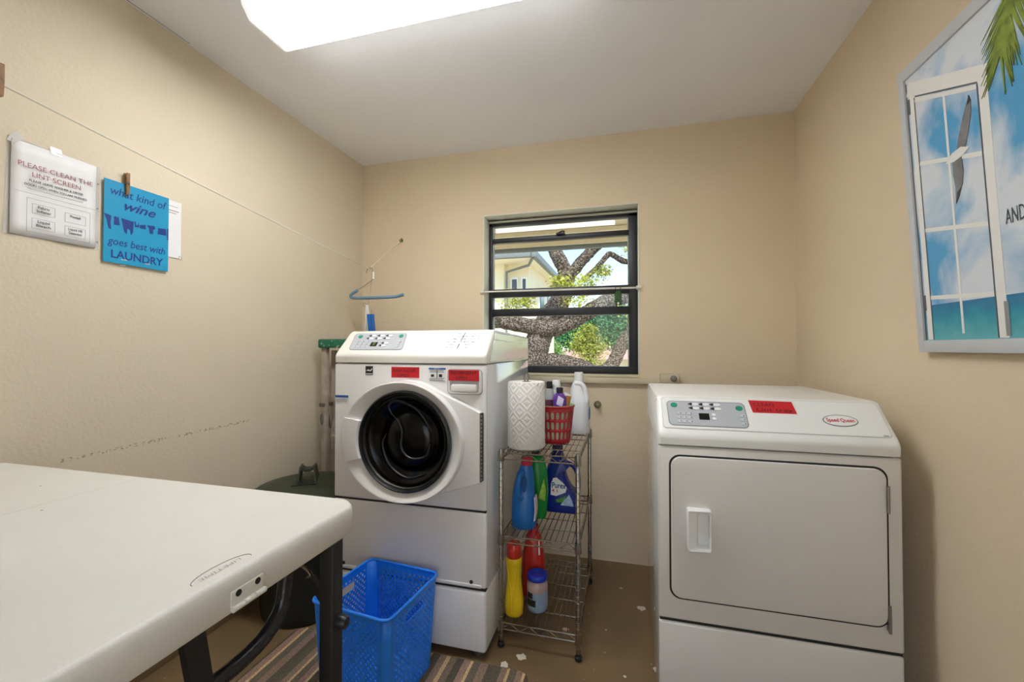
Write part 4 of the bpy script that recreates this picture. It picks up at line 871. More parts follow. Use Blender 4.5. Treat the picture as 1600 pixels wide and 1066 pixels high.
# leg frames
for x in (0.05, 1.172):
    for y in (-2.275, -1.80):
        obj('leg', MB().box(x - 0.0165, x + 0.0165, y - 0.0165, y + 0.0165, 0.012, TZ - 0.056, 0.005, 2), BLACKM, tb)
        obj('leg_tip', MB().box(x - 0.02, x + 0.02, y - 0.02, y + 0.02, 0, 0.025, 0.004), GASKET, tb)
    obj('crossbar', MB().tube([(x, -2.26, 0.30), (x, -1.815, 0.30)], 0.011, 10), BLACKM, tb)
    s = -1 if x > 0.6 else 1
    br = obj('brace', MB().tube([(x + s * 0.26, -1.80, TZ - 0.058), (x + s * 0.07, -1.80, 0.79)], 0.0055, 8), STEEL, tb)
    obj('brace_hook', MB().tube(smooth_path([(x + s * 0.07, -1.80, 0.79), (x + s * 0.05, -1.80, 0.775), (x + s * 0.045, -1.80, 0.755), (x + s * 0.015, -1.80, 0.735)], 4), 0.0035, 8), CHROME, br)
    obj('brace_plate', MB().prism([(x + s * 0.058, -1.806, 0.768), (x + s * 0.044, -1.806, 0.772), (x + s * 0.012, -1.806, 0.735), (x + s * 0.012, -1.806, 0.712)], (0, 0.012, 0)), BLACKM, br)
    obj('height_lock', MB().lathe([(0.014, 0), (0.014, 0.012), (0.01, 0.02), (0.001, 0.021)], (x - s * 0.0165, -1.80, 0.69), 12, 'x') if s < 0 else MB().lathe([(0.001, -0.021), (0.01, -0.02), (0.014, -0.012), (0.014, 0)], (x - s * 0.0165, -1.80, 0.69), 12, 'x'), BLACKM, tb)
# carry handle under the edge
obj('handle_strap', MB().prism([(1.172, -2.107, TZ - 0.056), (1.172, -2.077, TZ - 0.056), (1.172, -2.060, 0.758), (1.172, -2.088, 0.75)], (0.012, 0, 0)), BLACKM, tb)
obj('carry_handle', MB().tube(smooth_path([(1.174, -1.918, TZ - 0.055), (1.174, -1.923, 0.82), (1.174, -1.932, 0.79), (1.174, -1.962, 0.766), (1.174, -2.01, 0.756), (1.174, -2.07, 0.757)], 5), 0.0125, 12), mat('glossy_black_plastic', '#14161c', 0.25, vary=0.2, scale=30, bump=0.3, bscale=50), tb)
# hinge on the end
hn = obj('hinge', MB().box(TX1 - 0.003, TX1 + 0.002, -2.054, -1.998, 0.866, 0.890, 0.0015), TABLEH, tb)
for y in (-2.043, -2.010): obj('hinge_screw', MB().lathe([(0.0048, 0), (0.0048, 0.0012), (0.002, 0.0015)], (TX1 + 0.0018, y, 0.884), 14, 'x'), GASKET, hn)
for i in range(3): obj('hinge_knuckle', MB().lathe([(0.004, -0.0093), (0.0045, -0.0085), (0.0045, 0.0085), (0.004, 0.0093)], (TX1 + 0.003, -2.044 + 0.019 * i, 0.865), 14, 'y'), TABLEH, hn)
# embossed oval mark and lettering, the shade of the relief painted in grey
EMB = mat('embossed_shadow', '#a9a79f', 0.5)
oa = [(1.176 + 0.017 * math.cos(math.radians(a)), -2.043 + 0.046 * math.sin(math.radians(a)), TZ + 0.0003) for a in range(72, 272, 6)]
obj('embossed_oval', MB().tube(oa, 0.0006, 5), mat('embossed_line_shade', '#85837c', 0.5), sr)
lettering('LIFETIME', 0.011, (1.1705, -2.010, TZ + 0.0002), (0, -1, 0), (1, 0, 0), EMB, sr, width=0.068, shear=0.2)
for (x, y) in ((0.42, -1.86), (0.62, -1.96)): obj('mark', MB().lathe([(0.002, 0), (0.0015, 0.0004), (0.0002, 0.0005)], (x, y, TZ), 8), mat('dark_speck', '#6a665e', 0.6), sl if x < 0.578 else sr)

# ================================================================ LEFT WALL NOTICES
def wp(y, z, h): return Vector((h, y, z))
ps = thing('notice_paper', 'laminated white lint screen notice taped to the left wall', 'notice', (0, -1.627, 1.577))
y0, y1, z0, z1 = -1.728, -1.520, 1.577, 1.857
rnd = random.Random(5)
g = [[(y0 + (y1 - y0) * i / 8, z0 + (z1 - z0) * j / 8) for i in range(9)] for j in range(9)]
m = MB(); m.add([wp(y, z, 0.006 + 0.0022 * math.sin(3 + i * 0.9) + (0.0014 if j > 6 else 0)) for j, r in enumerate(g) for i, (y, z) in enumerate(r)], [(j * 9 + i, j * 9 + i + 1, j * 9 + i + 10, j * 9 + i + 9) for j in range(8) for i in range(8)])
sheet = obj('sheet', m, PAPER, ps, smooth=80); sm = sheet.modifiers.new('thick', 'SOLIDIFY'); sm.thickness = 0.0006
m = MB(); m.prism([wp(y0 - 0.012, z0 - 0.004, 0.001), wp(y1 + 0.012, z0 - 0.002, 0.001), wp(y1 + 0.012, z1 - 0.002, 0.001), wp(y0 - 0.006, z1 + 0.006, 0.001)], (0.0015, 0, 0)); obj('sleeve', m, SLEEVE, ps)
yc = (y0 + y1) / 2
def wl_text(s, size, z, mt, width, par, yc_=yc, h=0.0098, **k): return lettering(s, size, wp(yc_, z, h), (0, 1, 0), (0, 0, 1), mt, par, width=width, align='CENTER', **k)
wl_text('PLEASE CLEAN THE', 0.021, 1.783, INKR, 0.182, sheet); wl_text('LINT SCREEN', 0.021, 1.759, INKR, 0.118, sheet)
wl_text('PLEASE LEAVE WASHER & DRYER', 0.0095, 1.743, INK, 0.132, sheet, bold=0.02); wl_text('DOORS OPEN WHEN YOU ARE FINISHED', 0.0095, 1.729, INK, 0.152, sheet, bold=0.02)
m = MB()
for a in range(30): m.box(0.0096, 0.0100, yc - 0.068 + a * 0.0045, yc - 0.0653 + a * 0.0045, 1.7195, 1.7215)
obj('fine_print', m, mat('grey_print', '#8b8784', 0.6), sheet)
LINE = mat('thin_grey_line', '#8d8d92', 0.6)
def outline(ya, yb, za, zb, w=0.0008, h=0.0098):
    m = MB(); m.box(h, h + 0.0003, ya, yb, za, za + w).box(h, h + 0.0003, ya, yb, zb - w, zb).box(h, h + 0.0003, ya, ya + w, za, zb).box(h, h + 0.0003, yb - w, yb, za, zb); return m
obj('ruled_line', MB().box(0.0096, 0.0100, y0 + 0.008, y1 - 0.003, 1.706, 1.7068), LINE, sheet)
obj('ruled_box', outline(y0 + 0.034, y1 - 0.018, 1.590, 1.692), LINE, sheet)
for (ya, yb, za, zb, a, b) in ((-1.682, -1.628, 1.648, 1.678, 'Fabric', 'Softener'), (-1.604, -1.550, 1.644, 1.674, 'Prewash', None), (-1.682, -1.628, 1.602, 1.634, 'Liquid', 'Bleach'), (-1.604, -1.550, 1.600, 1.632, 'Liquid HE', 'Detergent')):
    bxx = obj('ruled_box', outline(ya, yb, za, zb), LINE, sheet); ym = (ya + yb) / 2
    wl_text(a, 0.0115, zb - 0.0125, INK, 0.028 if a != 'Liquid HE' else 0.037, sheet, ym, bold=0.02)
    if b: wl_text(b, 0.0115, zb - 0.0245, INK, 0.034, sheet, ym, bold=0.02)
for z in (1.60, 1.715, 1.80): obj('punched_hole', MB().lathe([(0.003, 0.0), (0.003, 0.0006)], (0.0025, y1 + 0.0065, z), 12, 'x'), mat('grey_print', '#8b8784', 0.6), ps)
obj('tape', MB().prism([wp(-1.736, 1.848, 0.002), wp(-1.722, 1.842, 0.009), wp(-1.706, 1.862, 0.010), wp(-1.700, 1.872, 0.004), wp(-1.716, 1.885, 0.002), wp(-1.730, 1.866, 0.004)], (0.001, 0, 0)), TAPE, ps)
obj('tape', MB().prism([wp(-1.640, 1.848, 0.009), wp(-1.612, 1.848, 0.009), wp(-1.612, 1.872, 0.003), wp(-1.640, 1.872, 0.003)], (0.0006, 0, 0)), TAPE, ps)

bsn = thing('turquoise_sign', 'turquoise card sign about wine and laundry on the left wall', 'sign', (0, -1.393, 1.536))
y0, y1, z0, z1 = -1.5, -1.286, 1.538, 1.828
card = obj('card', MB().box(0.008, 0.010, y0, y1, z0, z1), TEAL, bsn); yc = (y0 + y1) / 2; hh = 0.0101
wl_text('what kind of', 0.040, 1.779, NAVY, 0.188, card, yc, hh, shear=0.2, bold=0.008); wl_text('wine', 0.047, 1.735, NAVY, 0.105, card, yc, hh, shear=0.4, bold=0.018)
wl_text('goes best with', 0.038, 1.602, NAVY, 0.190, card, yc, hh, shear=0.2, bold=0.008); wl_text('LAUNDRY', 0.040, 1.556, NAVY, 0.172, card, yc, hh, bold=0.02)
ga = [[(0.0, 0), (.022, -.004), (.02, -.03), (.022, -.052), (.014, -.05), (.008, -.02)], [(.03, -.006), (.034, -.002), (.04, -.006), (.044, 0), (.048, -.032), (.03, -.034)], [(.052, -.004), (.092, -.006), (.09, -.045), (.084, -.058), (.08, -.04), (.072, -.036), (.07, -.058), (.062, -.05)], [(.094, -.004), (.098, -.004), (.100, -.016), (.106, -.014), (.108, -.004), (.110, -.022), (.096, -.024)],
      [(.112, -.012), (.132, -.006), (.132, -.024), (.112, -.024)], [(.136, -.006), (.162, -.002), (.166, -.012), (.158, -.018), (.158, -.034), (.146, -.036), (.144, -.018)], [(.176, -.006), (.204, -.002), (.206, -.028), (.174, -.03)], [(.208, 0), (.213, 0), (.213, -.042), (.209, -.045)]]
for gq in ga: obj('printed_garment', MB().prism([wp(y0 + a, 1.706 + b, hh - 0.0004) for a, b in gq], (0.0008, 0, 0)), NAVY, card)
for yy_ in (-1.437, -1.360): obj('tape', MB().prism([wp(yy_ - 0.009, 1.532, 0.004), wp(yy_ + 0.009, 1.532, 0.004), wp(yy_ + 0.009, 1.556, 0.0106), wp(yy_ - 0.009, 1.556, 0.0106)], (0.0005, 0, 0)), TAPE, bsn)
sn = thing('small_notice', 'white paper partly hidden behind the turquoise sign', 'notice', (0, -1.27, 1.6))
sp_ = obj('sheet', MB().box(0.002, 0.0035, -1.35, -1.232, 1.600, 1.826), PAPER, sn)
m = MB(); m.box(0.0034, 0.0039, -1.284, -1.246, 1.803, 1.8045); obj('fine_print', m, mat('grey_print', '#8b8784', 0.6), sp_)
m = MB(); m.box(0.0034, 0.0039, -1.284, -1.243, 1.785, 1.7875).box(0.0034, 0.0039, -1.284, -1.252, 1.776, 1.778); obj('fine_print', m, INKR, sp_)
m = MB(); m.prism([wp(-1.240, 1.596, 0.003), wp(-1.226, 1.596, 0.002), wp(-1.228, 1.612, 0.002), wp(-1.240, 1.61, 0.004)], (0.0006, 0, 0)); obj('tape', m, TAPE, sn)

# clothespins
def clothespin(name, label, top, down, side, L=0.078, mt=WOOD, spring=STEEL, group=None):
    top = Vector(top); down = Vector(down).normalized(); side = Vector(side).normalized(); wide = down.cross(side)
    t = thing(name, label, 'clothespin', top, group=group)
    for s in (-1, 1):
        def q(a, b, c): return top + down * a + side * b * s + wide * c
        obj('prong', MB().loft([[q(a, b0, -0.005), q(a, b1, -0.005), q(a, b1, 0.005), q(a, b0, 0.005)] for a, b0, b1 in ((0, 0.004, 0.008), (L * 0.4, 0.0012, 0.0085), (L * 0.5, 0.0008, 0.0085), (L * 0.9, 0.0004, 0.0068), (L, 0.002, 0.005))]), mt, t, smooth=0)
    c = top + down * L * 0.44
    obj('spring', MB().tube([c + side * 0.0095 * math.cos(a * math.pi / 5) + wide * (0.0062 * math.sin(a * math.pi / 5)) + down * 0.0012 * a * 0.3 for a in range(21)], 0.0011, 5), spring, t)
    return t
clothespin('clothespin', 'brown wooden clothespin clipped to the top of the turquoise sign', (0.013, -1.4335, 1.868), (0, 0, -1), (1, 0, 0.03), group='wooden clothespins')
Jp = Vector((0.22, -0.25, 1.728)); Qp = Vector((0.12, -1.798, 1.951)); Hk = Vector((0.302, -0.022, 1.95)); Ep = Qp + (Qp - Jp) * ((YF + 0.03 - Qp.y) / (Qp.y - Jp.y))
pp = Jp + (Qp - Jp) * 1.004
clothespin('clothespin', 'brown wooden clothespin on the clothesline at the left edge of the photo', (pp.x, pp.y, pp.z + 0.054), (0, 0, -1), (1, 0, 0), 0.088, group='wooden clothespins')
tag(obj('clothesline', MB().tube([Hk, Jp, Jp + (Qp - Jp) * 0.5 - Vector((0, 0, 0.003)), Qp, Ep], 0.003, 6), CORD, base=Hk), 'white cord clothesline strung along the left wall to the back wall', 'clothesline')
hk = thing('wall_hook', 'small metal hook in the back wall holding the clothesline', 'hook', (0.302, 0, 1.95))
obj('plate', MB().lathe([(0.010, -0.003), (0.010, 0.0)], (0.302, 0, 1.958), 14, 'y'), PIPE, hk)
obj('hook', MB().tube(smooth_path([(0.302, -0.002, 1.972), (0.302, -0.012, 1.965), (0.302, -0.016, 1.955), (0.302, -0.022, 1.944), (0.302, -0.030, 1.950), (0.302, -0.030, 1.958)], 4), 0.003, 7), PIPE, hk)
hk2 = thing('wall_hook', 'metal hook in the front wall holding the other end of the clothesline', 'hook', (Ep.x, YF, Ep.z))
obj('hook', MB().tube([(Ep.x, YF, Ep.z + 0.01), (Ep.x, YF + 0.02, Ep.z + 0.008), (Ep.x, YF + 0.032, Ep.z - 0.005)], 0.003, 7), PIPE, hk2)
# hanger
hg = thing('trouser_hanger', 'wire trouser hanger with grey-blue foam bar on the clothesline', 'hanger', Jp)
J = Jp
obj('hook', MB().tube(smooth_path([J + Vector((-0.028, 0.01, -0.026)), J + Vector((-0.014, 0.004, -0.004)), J + Vector((0.0, 0, 0.0062)), J + Vector((0.022, -0.004, -0.002)), J + Vector((0.033, -0.006, -0.03)), J + Vector((0.033, -0.006, -0.068))], 5), 0.0031, 7), WIREM, hg)
obj('wire_arm', MB().tube([J + Vector((0.033, -0.006, -0.068)), J + Vector((-0.04, -0.004, -0.110)), J + Vector((-0.118, 0.0, -0.150))], 0.0026, 7), WIREM, hg)
obj('foam_bar', MB().tube(smooth_path([J + Vector((-0.082, 0, -0.132)), J + Vector((-0.124, 0, -0.155)), J + Vector((-0.126, 0, -0.172)), J + Vector((-0.09, 0, -0.179)), J + Vector((0.05, 0, -0.181)), J + Vector((0.18, 0, -0.179)), J + Vector((0.236, 0, -0.168))], 6), 0.0098, 10), HANGBLUE, hg)
obj('hook_sleeve', MB().tube([J + Vector((0.033, -0.006, -0.022)), J + Vector((0.033, -0.006, -0.066))], 0.0058, 8), WHITEP, hg)
wc = thing('wire_hook', 'thin bent wire hook hanging from the clothesline beside the hanger', 'hook', Jp)
obj('wire', MB().tube(smooth_path([J + Vector((-0.008, 0.012, -0.018)), J + Vector((0.004, 0.012, 0.008)), J + Vector((0.012, 0.012, -0.01)), J + Vector((0.006, 0.012, -0.1)), J + Vector((-0.012, 0.012, -0.205)), J + Vector((-0.022, 0.012, -0.226))], 5), 0.0017, 6), WIREM, wc)
obj('loop', MB().tube([J + Vector((-0.036 + 0.016 * math.cos(a * math.pi / 8), 0.012, -0.222 + 0.010 * math.sin(a * math.pi / 8) - 0.5 * 0.016 * math.cos(a * math.pi / 8))) for a in range(16)], 0.0017, 6, True), WIREM, wc)
tc_ = thing('plastic_clip', 'white plastic clip hanging from the wire behind the washer', 'clip', J + Vector((-0.02, 0.012, -0.38)))
for s in (-1, 1):
    obj('arm', MB().loft([sup(J.x - 0.022 + s * o_, J.y + 0.012, J.z - 0.222 - d, a_, 0.006, 3, 12) for d, a_, o_ in ((0, 0.004, 0.003), (0.05, 0.006, 0.0065), (0.10, 0.006, 0.0065), (0.175, 0.005, 0.012))]), WHITEP, tc_)
tc2 = thing('plastic_clip', 'blue plastic clip hanging beside the white clip behind the washer', 'clip', J + Vector((0.05, -0.03, -0.42)))
for s in (-1, 1):
    obj('arm', MB().loft([sup(J.x + 0.030 + 0.10 * d + s * 0.012, J.y - 0.03, J.z - 0.285 - d, 0.0115, 0.008, 3, 12) for d in (0, 0.006, 0.12, 0.13)]), CLIPBLUE, tc2)
obj('pin', MB().tube([(J.x + 0.036, J.y - 0.03, J.z - 0.255), (J.x + 0.036, J.y - 0.03, J.z - 0.30)], 0.0018, 6), WIREM, tc2)

# ================================================================ WALL FITTINGS
pf = thing('pipe_stub', 'small aged brass pipe fitting sticking out of the back wall', 'pipe fitting', (1.588, 0, 0.905))
obj('flange', MB().lathe([(0.020, -0.006), (0.022, 0.0)], (1.588, 0, 0.905), 18, 'y'), PIPE, pf)
obj('nozzle', MB().lathe([(0.010, -0.045), (0.013, -0.044), (0.013, -0.03), (0.016, -0.03), (0.016, -0.006)], (1.588, 0, 0.905), 14, 'y'), PIPE, pf)
pb = thing('pipe_bracket', 'plaster-coated bracket with grey bolt on the back wall behind the dryer', 'bracket', (1.98, 0, 1.07))
obj('block', MB().box(1.935, 2.035, -0.045, 0.0, 1.040, 1.094, 0.008), SILLP, pb)
obj('bolt', MB().lathe([(0.001, -0.058), (0.014, -0.056), (0.018, -0.046), (0.018, -0.044)], (2.005, 0, 1.068), 14, 'y'), STEEL, pb)

# ================================================================ SEASIDE PICTURE
PWd, PHt = 1.0, 0.84; lean = math.radians(3.1)
po = thing('seaside_picture', 'grey framed seaside picture of a window, sky and sea on the right wall', 'picture', (2.596, -1.006, 1.226), local=True)
po.rotation_euler = (0, -lean, 0)
# local: x toward the room is negative, -y runs toward the camera, z up
def pp3(a, b, h=0.0): return Vector((-h, -a, b))
def print_mat():
    m = mat('seaside_print', '#4a9ad0', 0.5)
    n, l, p = nodes(m)
    tc = n.new('ShaderNodeTexCoord'); sp = n.new('ShaderNodeSeparateXYZ'); l.new(tc.outputs['Object'], sp.inputs[0])
    no = n.new('ShaderNodeTexNoise'); no.inputs['Scale'].default_value = 4.6; no.inputs['Detail'].default_value = 6; no.inputs['Distortion'].default_value = 0.4; l.new(tc.outputs['Object'], no.inputs['Vector'])
    cl = n.new('ShaderNodeValToRGB'); cl.color_ramp.elements[0].position = 0.38; cl.color_ramp.elements[1].position = 0.56
    cl.color_ramp.elements[0].color = lin('#4f9fd0'); cl.color_ramp.elements[1].color = lin('#d5dbe3'); l.new(no.outputs['Fac'], cl.inputs['Fac'])
    e = cl.color_ramp.elements.new(0.46); e.color = lin('#a3bfd8')
    sea = n.new('ShaderNodeValToRGB'); s2 = sea.color_ramp; s2.elements[0].position = 0.04; s2.elements[0].color = lin('#5fb0b8'); s2.elements[1].position = 0.135; s2.elements[1].color = lin('#1a6fa0')
    e = s2.elements.new(0.09); e.color = lin('#1f93ab')
    n2 = n.new('ShaderNodeTexNoise'); n2.inputs['Scale'].default_value = 30; l.new(tc.outputs['Object'], n2.inputs['Vector'])
    ma = n.new('ShaderNodeMath'); ma.operation = 'MULTIPLY_ADD'; ma.inputs[1].default_value = 0.05; l.new(n2.outputs['Fac'], ma.inputs[0])
    mz = n.new('ShaderNodeMath'); mz.operation = 'SUBTRACT'; mz.inputs[1].default_value = 0.025; l.new(sp.outputs['Z'], mz.inputs[0]); l.new(mz.outputs[0], ma.inputs[2]); l.new(ma.outputs[0], sea.inputs['Fac'])
    lt_ = n.new('ShaderNodeMath'); lt_.operation = 'LESS_THAN'; lt_.inputs[1].default_value = 0.134; l.new(sp.outputs['Z'], lt_.inputs[0])
    mx = n.new('ShaderNodeMix'); mx.data_type = 'RGBA'; l.new(lt_.outputs[0], mx.inputs['Factor']); l.new(cl.outputs['Color'], mx.inputs[6]); l.new(sea.outputs['Color'], mx.inputs[7]); l.new(mx.outputs[2], p.inputs['Base Color']); return m
obj('frame_rail', MB().box(-0.004, 0.014, -PWd, 0, 0, 0.034, 0.002), FRAMEG, po); obj('frame_rail', MB().box(-0.004, 0.014, -PWd, 0, PHt - 0.034, PHt, 0.002), FRAMEG, po)
obj('frame_stile', MB().box(-0.0042, 0.014, -0.026, 0, 0, PHt, 0.002), FRAMEG, po); obj('frame_stile', MB().box(-0.0042, 0.014, -PWd, -PWd + 0.026, 0, PHt, 0.002), FRAMEG, po)
pr_ = obj('print', MB().box(0.002, 0.012, -PWd + 0.01, -0.01, 0.01, PHt - 0.01), print_mat(), po)
hP = -0.0018
def strip(a0, b0, a1, b1, w, mt, name, h=0.0003, horizontal=False):
    d = Vector((a1 - a0, b1 - b0)).normalized(); nrm = Vector((-d.y, d.x)) * w / 2
    return obj(name, MB().prism([pp3(a0 + nrm.x, b0 + nrm.y, hP), pp3(a1 + nrm.x, b1 + nrm.y, hP), pp3(a1 - nrm.x, b1 - nrm.y, hP), pp3(a0 - nrm.x, b0 - nrm.y, hP)], (-h, 0, 0)), mt, pr_)
# printed casement: TL, TR, BR, BL
TL, TR, BR, BL = Vector((0.036, 0.792)), Vector((0.303, 0.672)), Vector((0.303, 0.036)), Vector((0.036, 0.036))
def cas(u, v): return (BL * (1 - u) + BR * u) * (1 - v) + (TL * (1 - u) + TR * u) * v
def cstrip(u0, v0, u1, v1, w, mt, name, h=0.0003): a = cas(u0, v0); b = cas(u1, v1); strip(a.x, a.y, b.x, b.y, w, mt, name, h)
cstrip(-0.03, 0, -0.03, 1, 0.005, PRINTS, 'printed_shadow'); 
cstrip(0.04, 0, 0.04, 0.99, 0.020, PRINTW, 'printed_stile'); cstrip(0.955, 0, 0.955, 1.0, 0.026, PRINTW, 'printed_stile', 0.0004)
cstrip(-0.01, 0.975, 1.0, 0.975, 0.038, PRINTW, 'printed_rail', 0.0006); cstrip(0.1, 0.945, 0.90, 0.945, 0.004, PRINTS, 'printed_shadow', 0.0008); cstrip(0.085, 0.0, 0.085, 0.94, 0.003, PRINTS, 'printed_shadow', 0.0008); cstrip(0.895, 0.0, 0.895, 0.94, 0.003, PRINTS, 'printed_shadow', 0.0008)
cstrip(0.5, 0.02, 0.5, 0.94, 0.008, PRINTW, 'printed_bar', 0.0005)
for v in (0.16, 0.42, 0.68, 0.93): cstrip(0.09, v, 0.89, v, 0.011, PRINTW, 'printed_bar', 0.0007)
for b in (0.12, 0.70): strip(0.036, b, 0.036, b + 0.045, 0.007, PRINTS, 'printed_hinge', 0.001)
strip(0.303, 0.04, 0.303, 0.12, 0.012, mat('printed_latch', '#8a8c8e', 0.5), 'printed_latch', 0.001)
def pol(pts, mt, name, h=0.0012): return obj(name, MB().prism([pp3(a, b, hP) for a, b in pts], (-h, 0, 0)), mt, pr_)
pol([(0.198, 0.515), (0.208, 0.55), (0.222, 0.582), (0.236, 0.610), (0.248, 0.630), (0.254, 0.618), (0.252, 0.588), (0.240, 0.55), (0.226, 0.514)], GULLG, 'printed_gull_wing')
pol([(0.158, 0.500), (0.182, 0.518), (0.212, 0.522), (0.240, 0.510), (0.214, 0.498), (0.186, 0.494)], PRINTW, 'printed_gull', 0.0014)
pol([(0.182, 0.500), (0.212, 0.500), (0.214, 0.46), (0.208, 0.43), (0.194, 0.402), (0.182, 0.386), (0.184, 0.43), (0.180, 0.46)], GULLG, 'printed_gull_wing')
pol([(0.182, 0.386), (0.194, 0.402), (0.203, 0.422), (0.19, 0.415)], GULLD, 'printed_gull_tip', 0.0016)
pol([(0.243, 0.612), (0.249, 0.634), (0.2545, 0.617)], GULLD, 'printed_gull_tip', 0.0016)
rnd = random.Random(11)
for i in range(64):
    tt = i / 63; a0 = 0.395 - 0.050 * tt; b0 = 0.815 - 0.14 * tt; sd_ = -1 if i % 2 else 1
    ang = math.radians(-104 + sd_ * (34 - 16 * tt) + rnd.uniform(-5, 5)); L_ = rnd.uniform(0.10, 0.16) * (1 - 0.35 * tt)
    ex, ez = a0 + L_ * math.cos(ang), b0 + L_ * math.sin(ang); w_ = 0.0028
    pol([(a0 - w_, b0), (a0 + w_, b0), ((a0 + ex) / 2 + w_ * 0.7, (b0 + ez) / 2), (ex, ez), ((a0 + ex) / 2 - w_ * 0.7, (b0 + ez) / 2)], PALM, 'printed_palm_leaf', 0.0008 + 0.00002 * i)
lettering('AND', 0.05, pp3(0.320, 0.292, hP + 0.0004), (0, -1, 0), (0, 0, 1), mat('printed_slate', '#3f4d5c', 0.5), pr_, width=0.050)

# ================================================================ OUTSIDE
BOUNCE = mat('pale_bounce_ground', '#c2b8a0', 0.9, vary=0.12, scale=1)  # ground made pale to bounce more light up onto the soffit
struct('ground', MB().box(-40, 45, -30, 90, -3.4, -3.2), BOUNCE)
SOFF = mat('cream_soffit', '#f4ead0', 0.7, vary=0.04); FASC = mat('grey_gutter', '#747b7c', 0.5, vary=0.08); BWALL = mat('cream_stucco', '#efe5c8', 0.8, vary=0.04, scale=2); ROOF = mat('grey_roof', '#8d8a84', 0.8, vary=0.1)
ev = thing('eave', 'cream roof eave with grey gutter just outside the window', 'eave', (1.3, 0.2, 2.3))
def spt(y, x, dz=0.0): return Vector((x, y, 2.555 - 0.42 * (y - 0.2) + dz))
obj('soffit', MB().add([spt(0.2, -3), spt(0.2, 6), spt(1.12, 6), spt(1.12, -3), spt(0.2, -3, 0.05), spt(0.2, 6, 0.05), spt(1.12, 6, 0.05), spt(1.12, -3, 0.05)], [(0, 3, 2, 1), (4, 5, 6, 7), (0, 1, 5, 4), (1, 2, 6, 5), (2, 3, 7, 6), (3, 0, 4, 7)]), SOFF, ev, smooth=0)
for y in (0.62, 0.86, 0.99): obj('batten', MB().box(-3, 6, y - 0.03, y + 0.03, spt(y, 0).z - 0.03, spt(y, 0).z + 0.004, 0.004), SOFF, ev)
obj('gutter', MB().loft([[Vector((x, y, z)) for y, z in ((1.10, 2.128), (1.10, 2.113), (1.12, 2.098), (1.17, 2.10), (1.18, 2.19))] for x in (-3, 6)]), FASC, ev)
obj('fascia', MB().box(-3, 6, 1.08, 1.10, 2.126, 2.19, 0.003), SOFF, ev)

# neighbouring house
DARKW = mat('dark_pane', '#39424a', 0.15)
nb = thing('neighbour_house', 'cream two-storey house with overhanging roof at the left outside the window', 'house', (-4, 15, -3.2))
obj('wall', MB().box(-9, -1.3, 11.0, 16, -3.2, 4.0), BWALL, nb)
obj('pilaster', MB().box(-2.75, -2.1, 10.8, 11.05, -3.2, 4.0), BWALL, nb)
obj('soffit', MB().box(-9.6, -0.98, 10.0, 16.6, 4.0, 4.1), SOFF, nb)
obj('gutter', MB().box(-1.0, -0.84, 9.9, 16.7, 3.99, 4.2, 0.02), FASC, nb)
obj('gutter', MB().box(-9.6, -1.0, 9.85, 10.02, 3.99, 4.2, 0.02), FASC, nb)
obj('downpipe', MB().tube([(-0.95, 10.0, 4.0), (-1.2, 10.5, 3.86), (-2.0, 10.75, 3.72), (-2.0, 10.75, -3.2)], 0.045, 8), FASC, nb)
obj('roof', MB().prism([(-9.7, 9.9, 4.2), (-0.85, 9.9, 4.2), (-5.0, 9.9, 5.8)], (0, 6.8, 0)), ROOF, nb)
def hwin(x0, x1, z0, z1):
    f = obj('window', MB().box(x0 - 0.06, x1 + 0.03, 10.93, 11.02, z0 - 0.06, z1 + 0.06), WHITEP, nb); obj('pane', MB().box(x0, x1, 10.91, 10.95, z0, z1), DARKW, f)
for x0, x1 in ((-1.86, -1.7), (-1.5, -1.4)): hwin(x0, x1, 2.6, 3.5)
hwin(-3.8, -3.1, 2.4, 3.4)
for y in (12.5, 14.0):
    f = obj('window', MB().box(-1.33, -1.25, y, y + 0.9, 2.0, 3.4), WHITEP, nb); obj('pane', MB().box(-1.27, -1.23, y + 0.08, y + 0.82, 2.08, 3.32), DARKW, f)
wb = thing('white_house', 'low white house with small dark windows far beyond the tree', 'house', (-6, 30, -3.2))
obj('wall', MB().box(-14, -4.7, 26, 34, -3.2, 2.9), mat('white_stucco', '#eeeae0', 0.8), wb)
obj('roof', MB().prism([(-14.4, 25.6, 2.9), (-4.4, 25.6, 2.9), (-4.4, 30, 4.0), (-14.4, 30, 4.0)], (0, 0, 0.2)), ROOF, wb)
for x in (-9.2, -8.2, -7.2, -6.4, -5.5):
    f = obj('window', MB().box(x, x + 0.62, 25.9, 26.02, 1.5, 2.35), WHITEP, wb); obj('pane', MB().box(x + 0.06, x + 0.56, 25.86, 25.95, 1.55, 2.3), DARKW, f)
rh = thing('red_roof_house', 'distant house with a low pinkish red roof beyond the shrub', 'house', (-1, 40, -3.2))
obj('wall', MB().box(-4.0, 12, 37, 45, -3.2, 0.25), BWALL, rh)
obj('roof', MB().add([(-4.6, 36.4, 0.2), (12.6, 36.4, 0.2), (12.6, 41, 1.25), (-4.0, 41, 1.25), (-4.6, 45.6, 0.2), (12.6, 45.6, 0.2)], [(0, 1, 2, 3), (3, 2, 5, 4), (0, 3, 4), (1, 5, 2), (0, 4, 5, 1)]), mat('pink_red_tile', '#c79a8c', 0.8, vary=0.12, scale=3), rh, smooth=0)
obj('chimney', MB().box(-3.9, -3.6, 40, 40.4, 1.0, 2.2), WHITEP, rh)

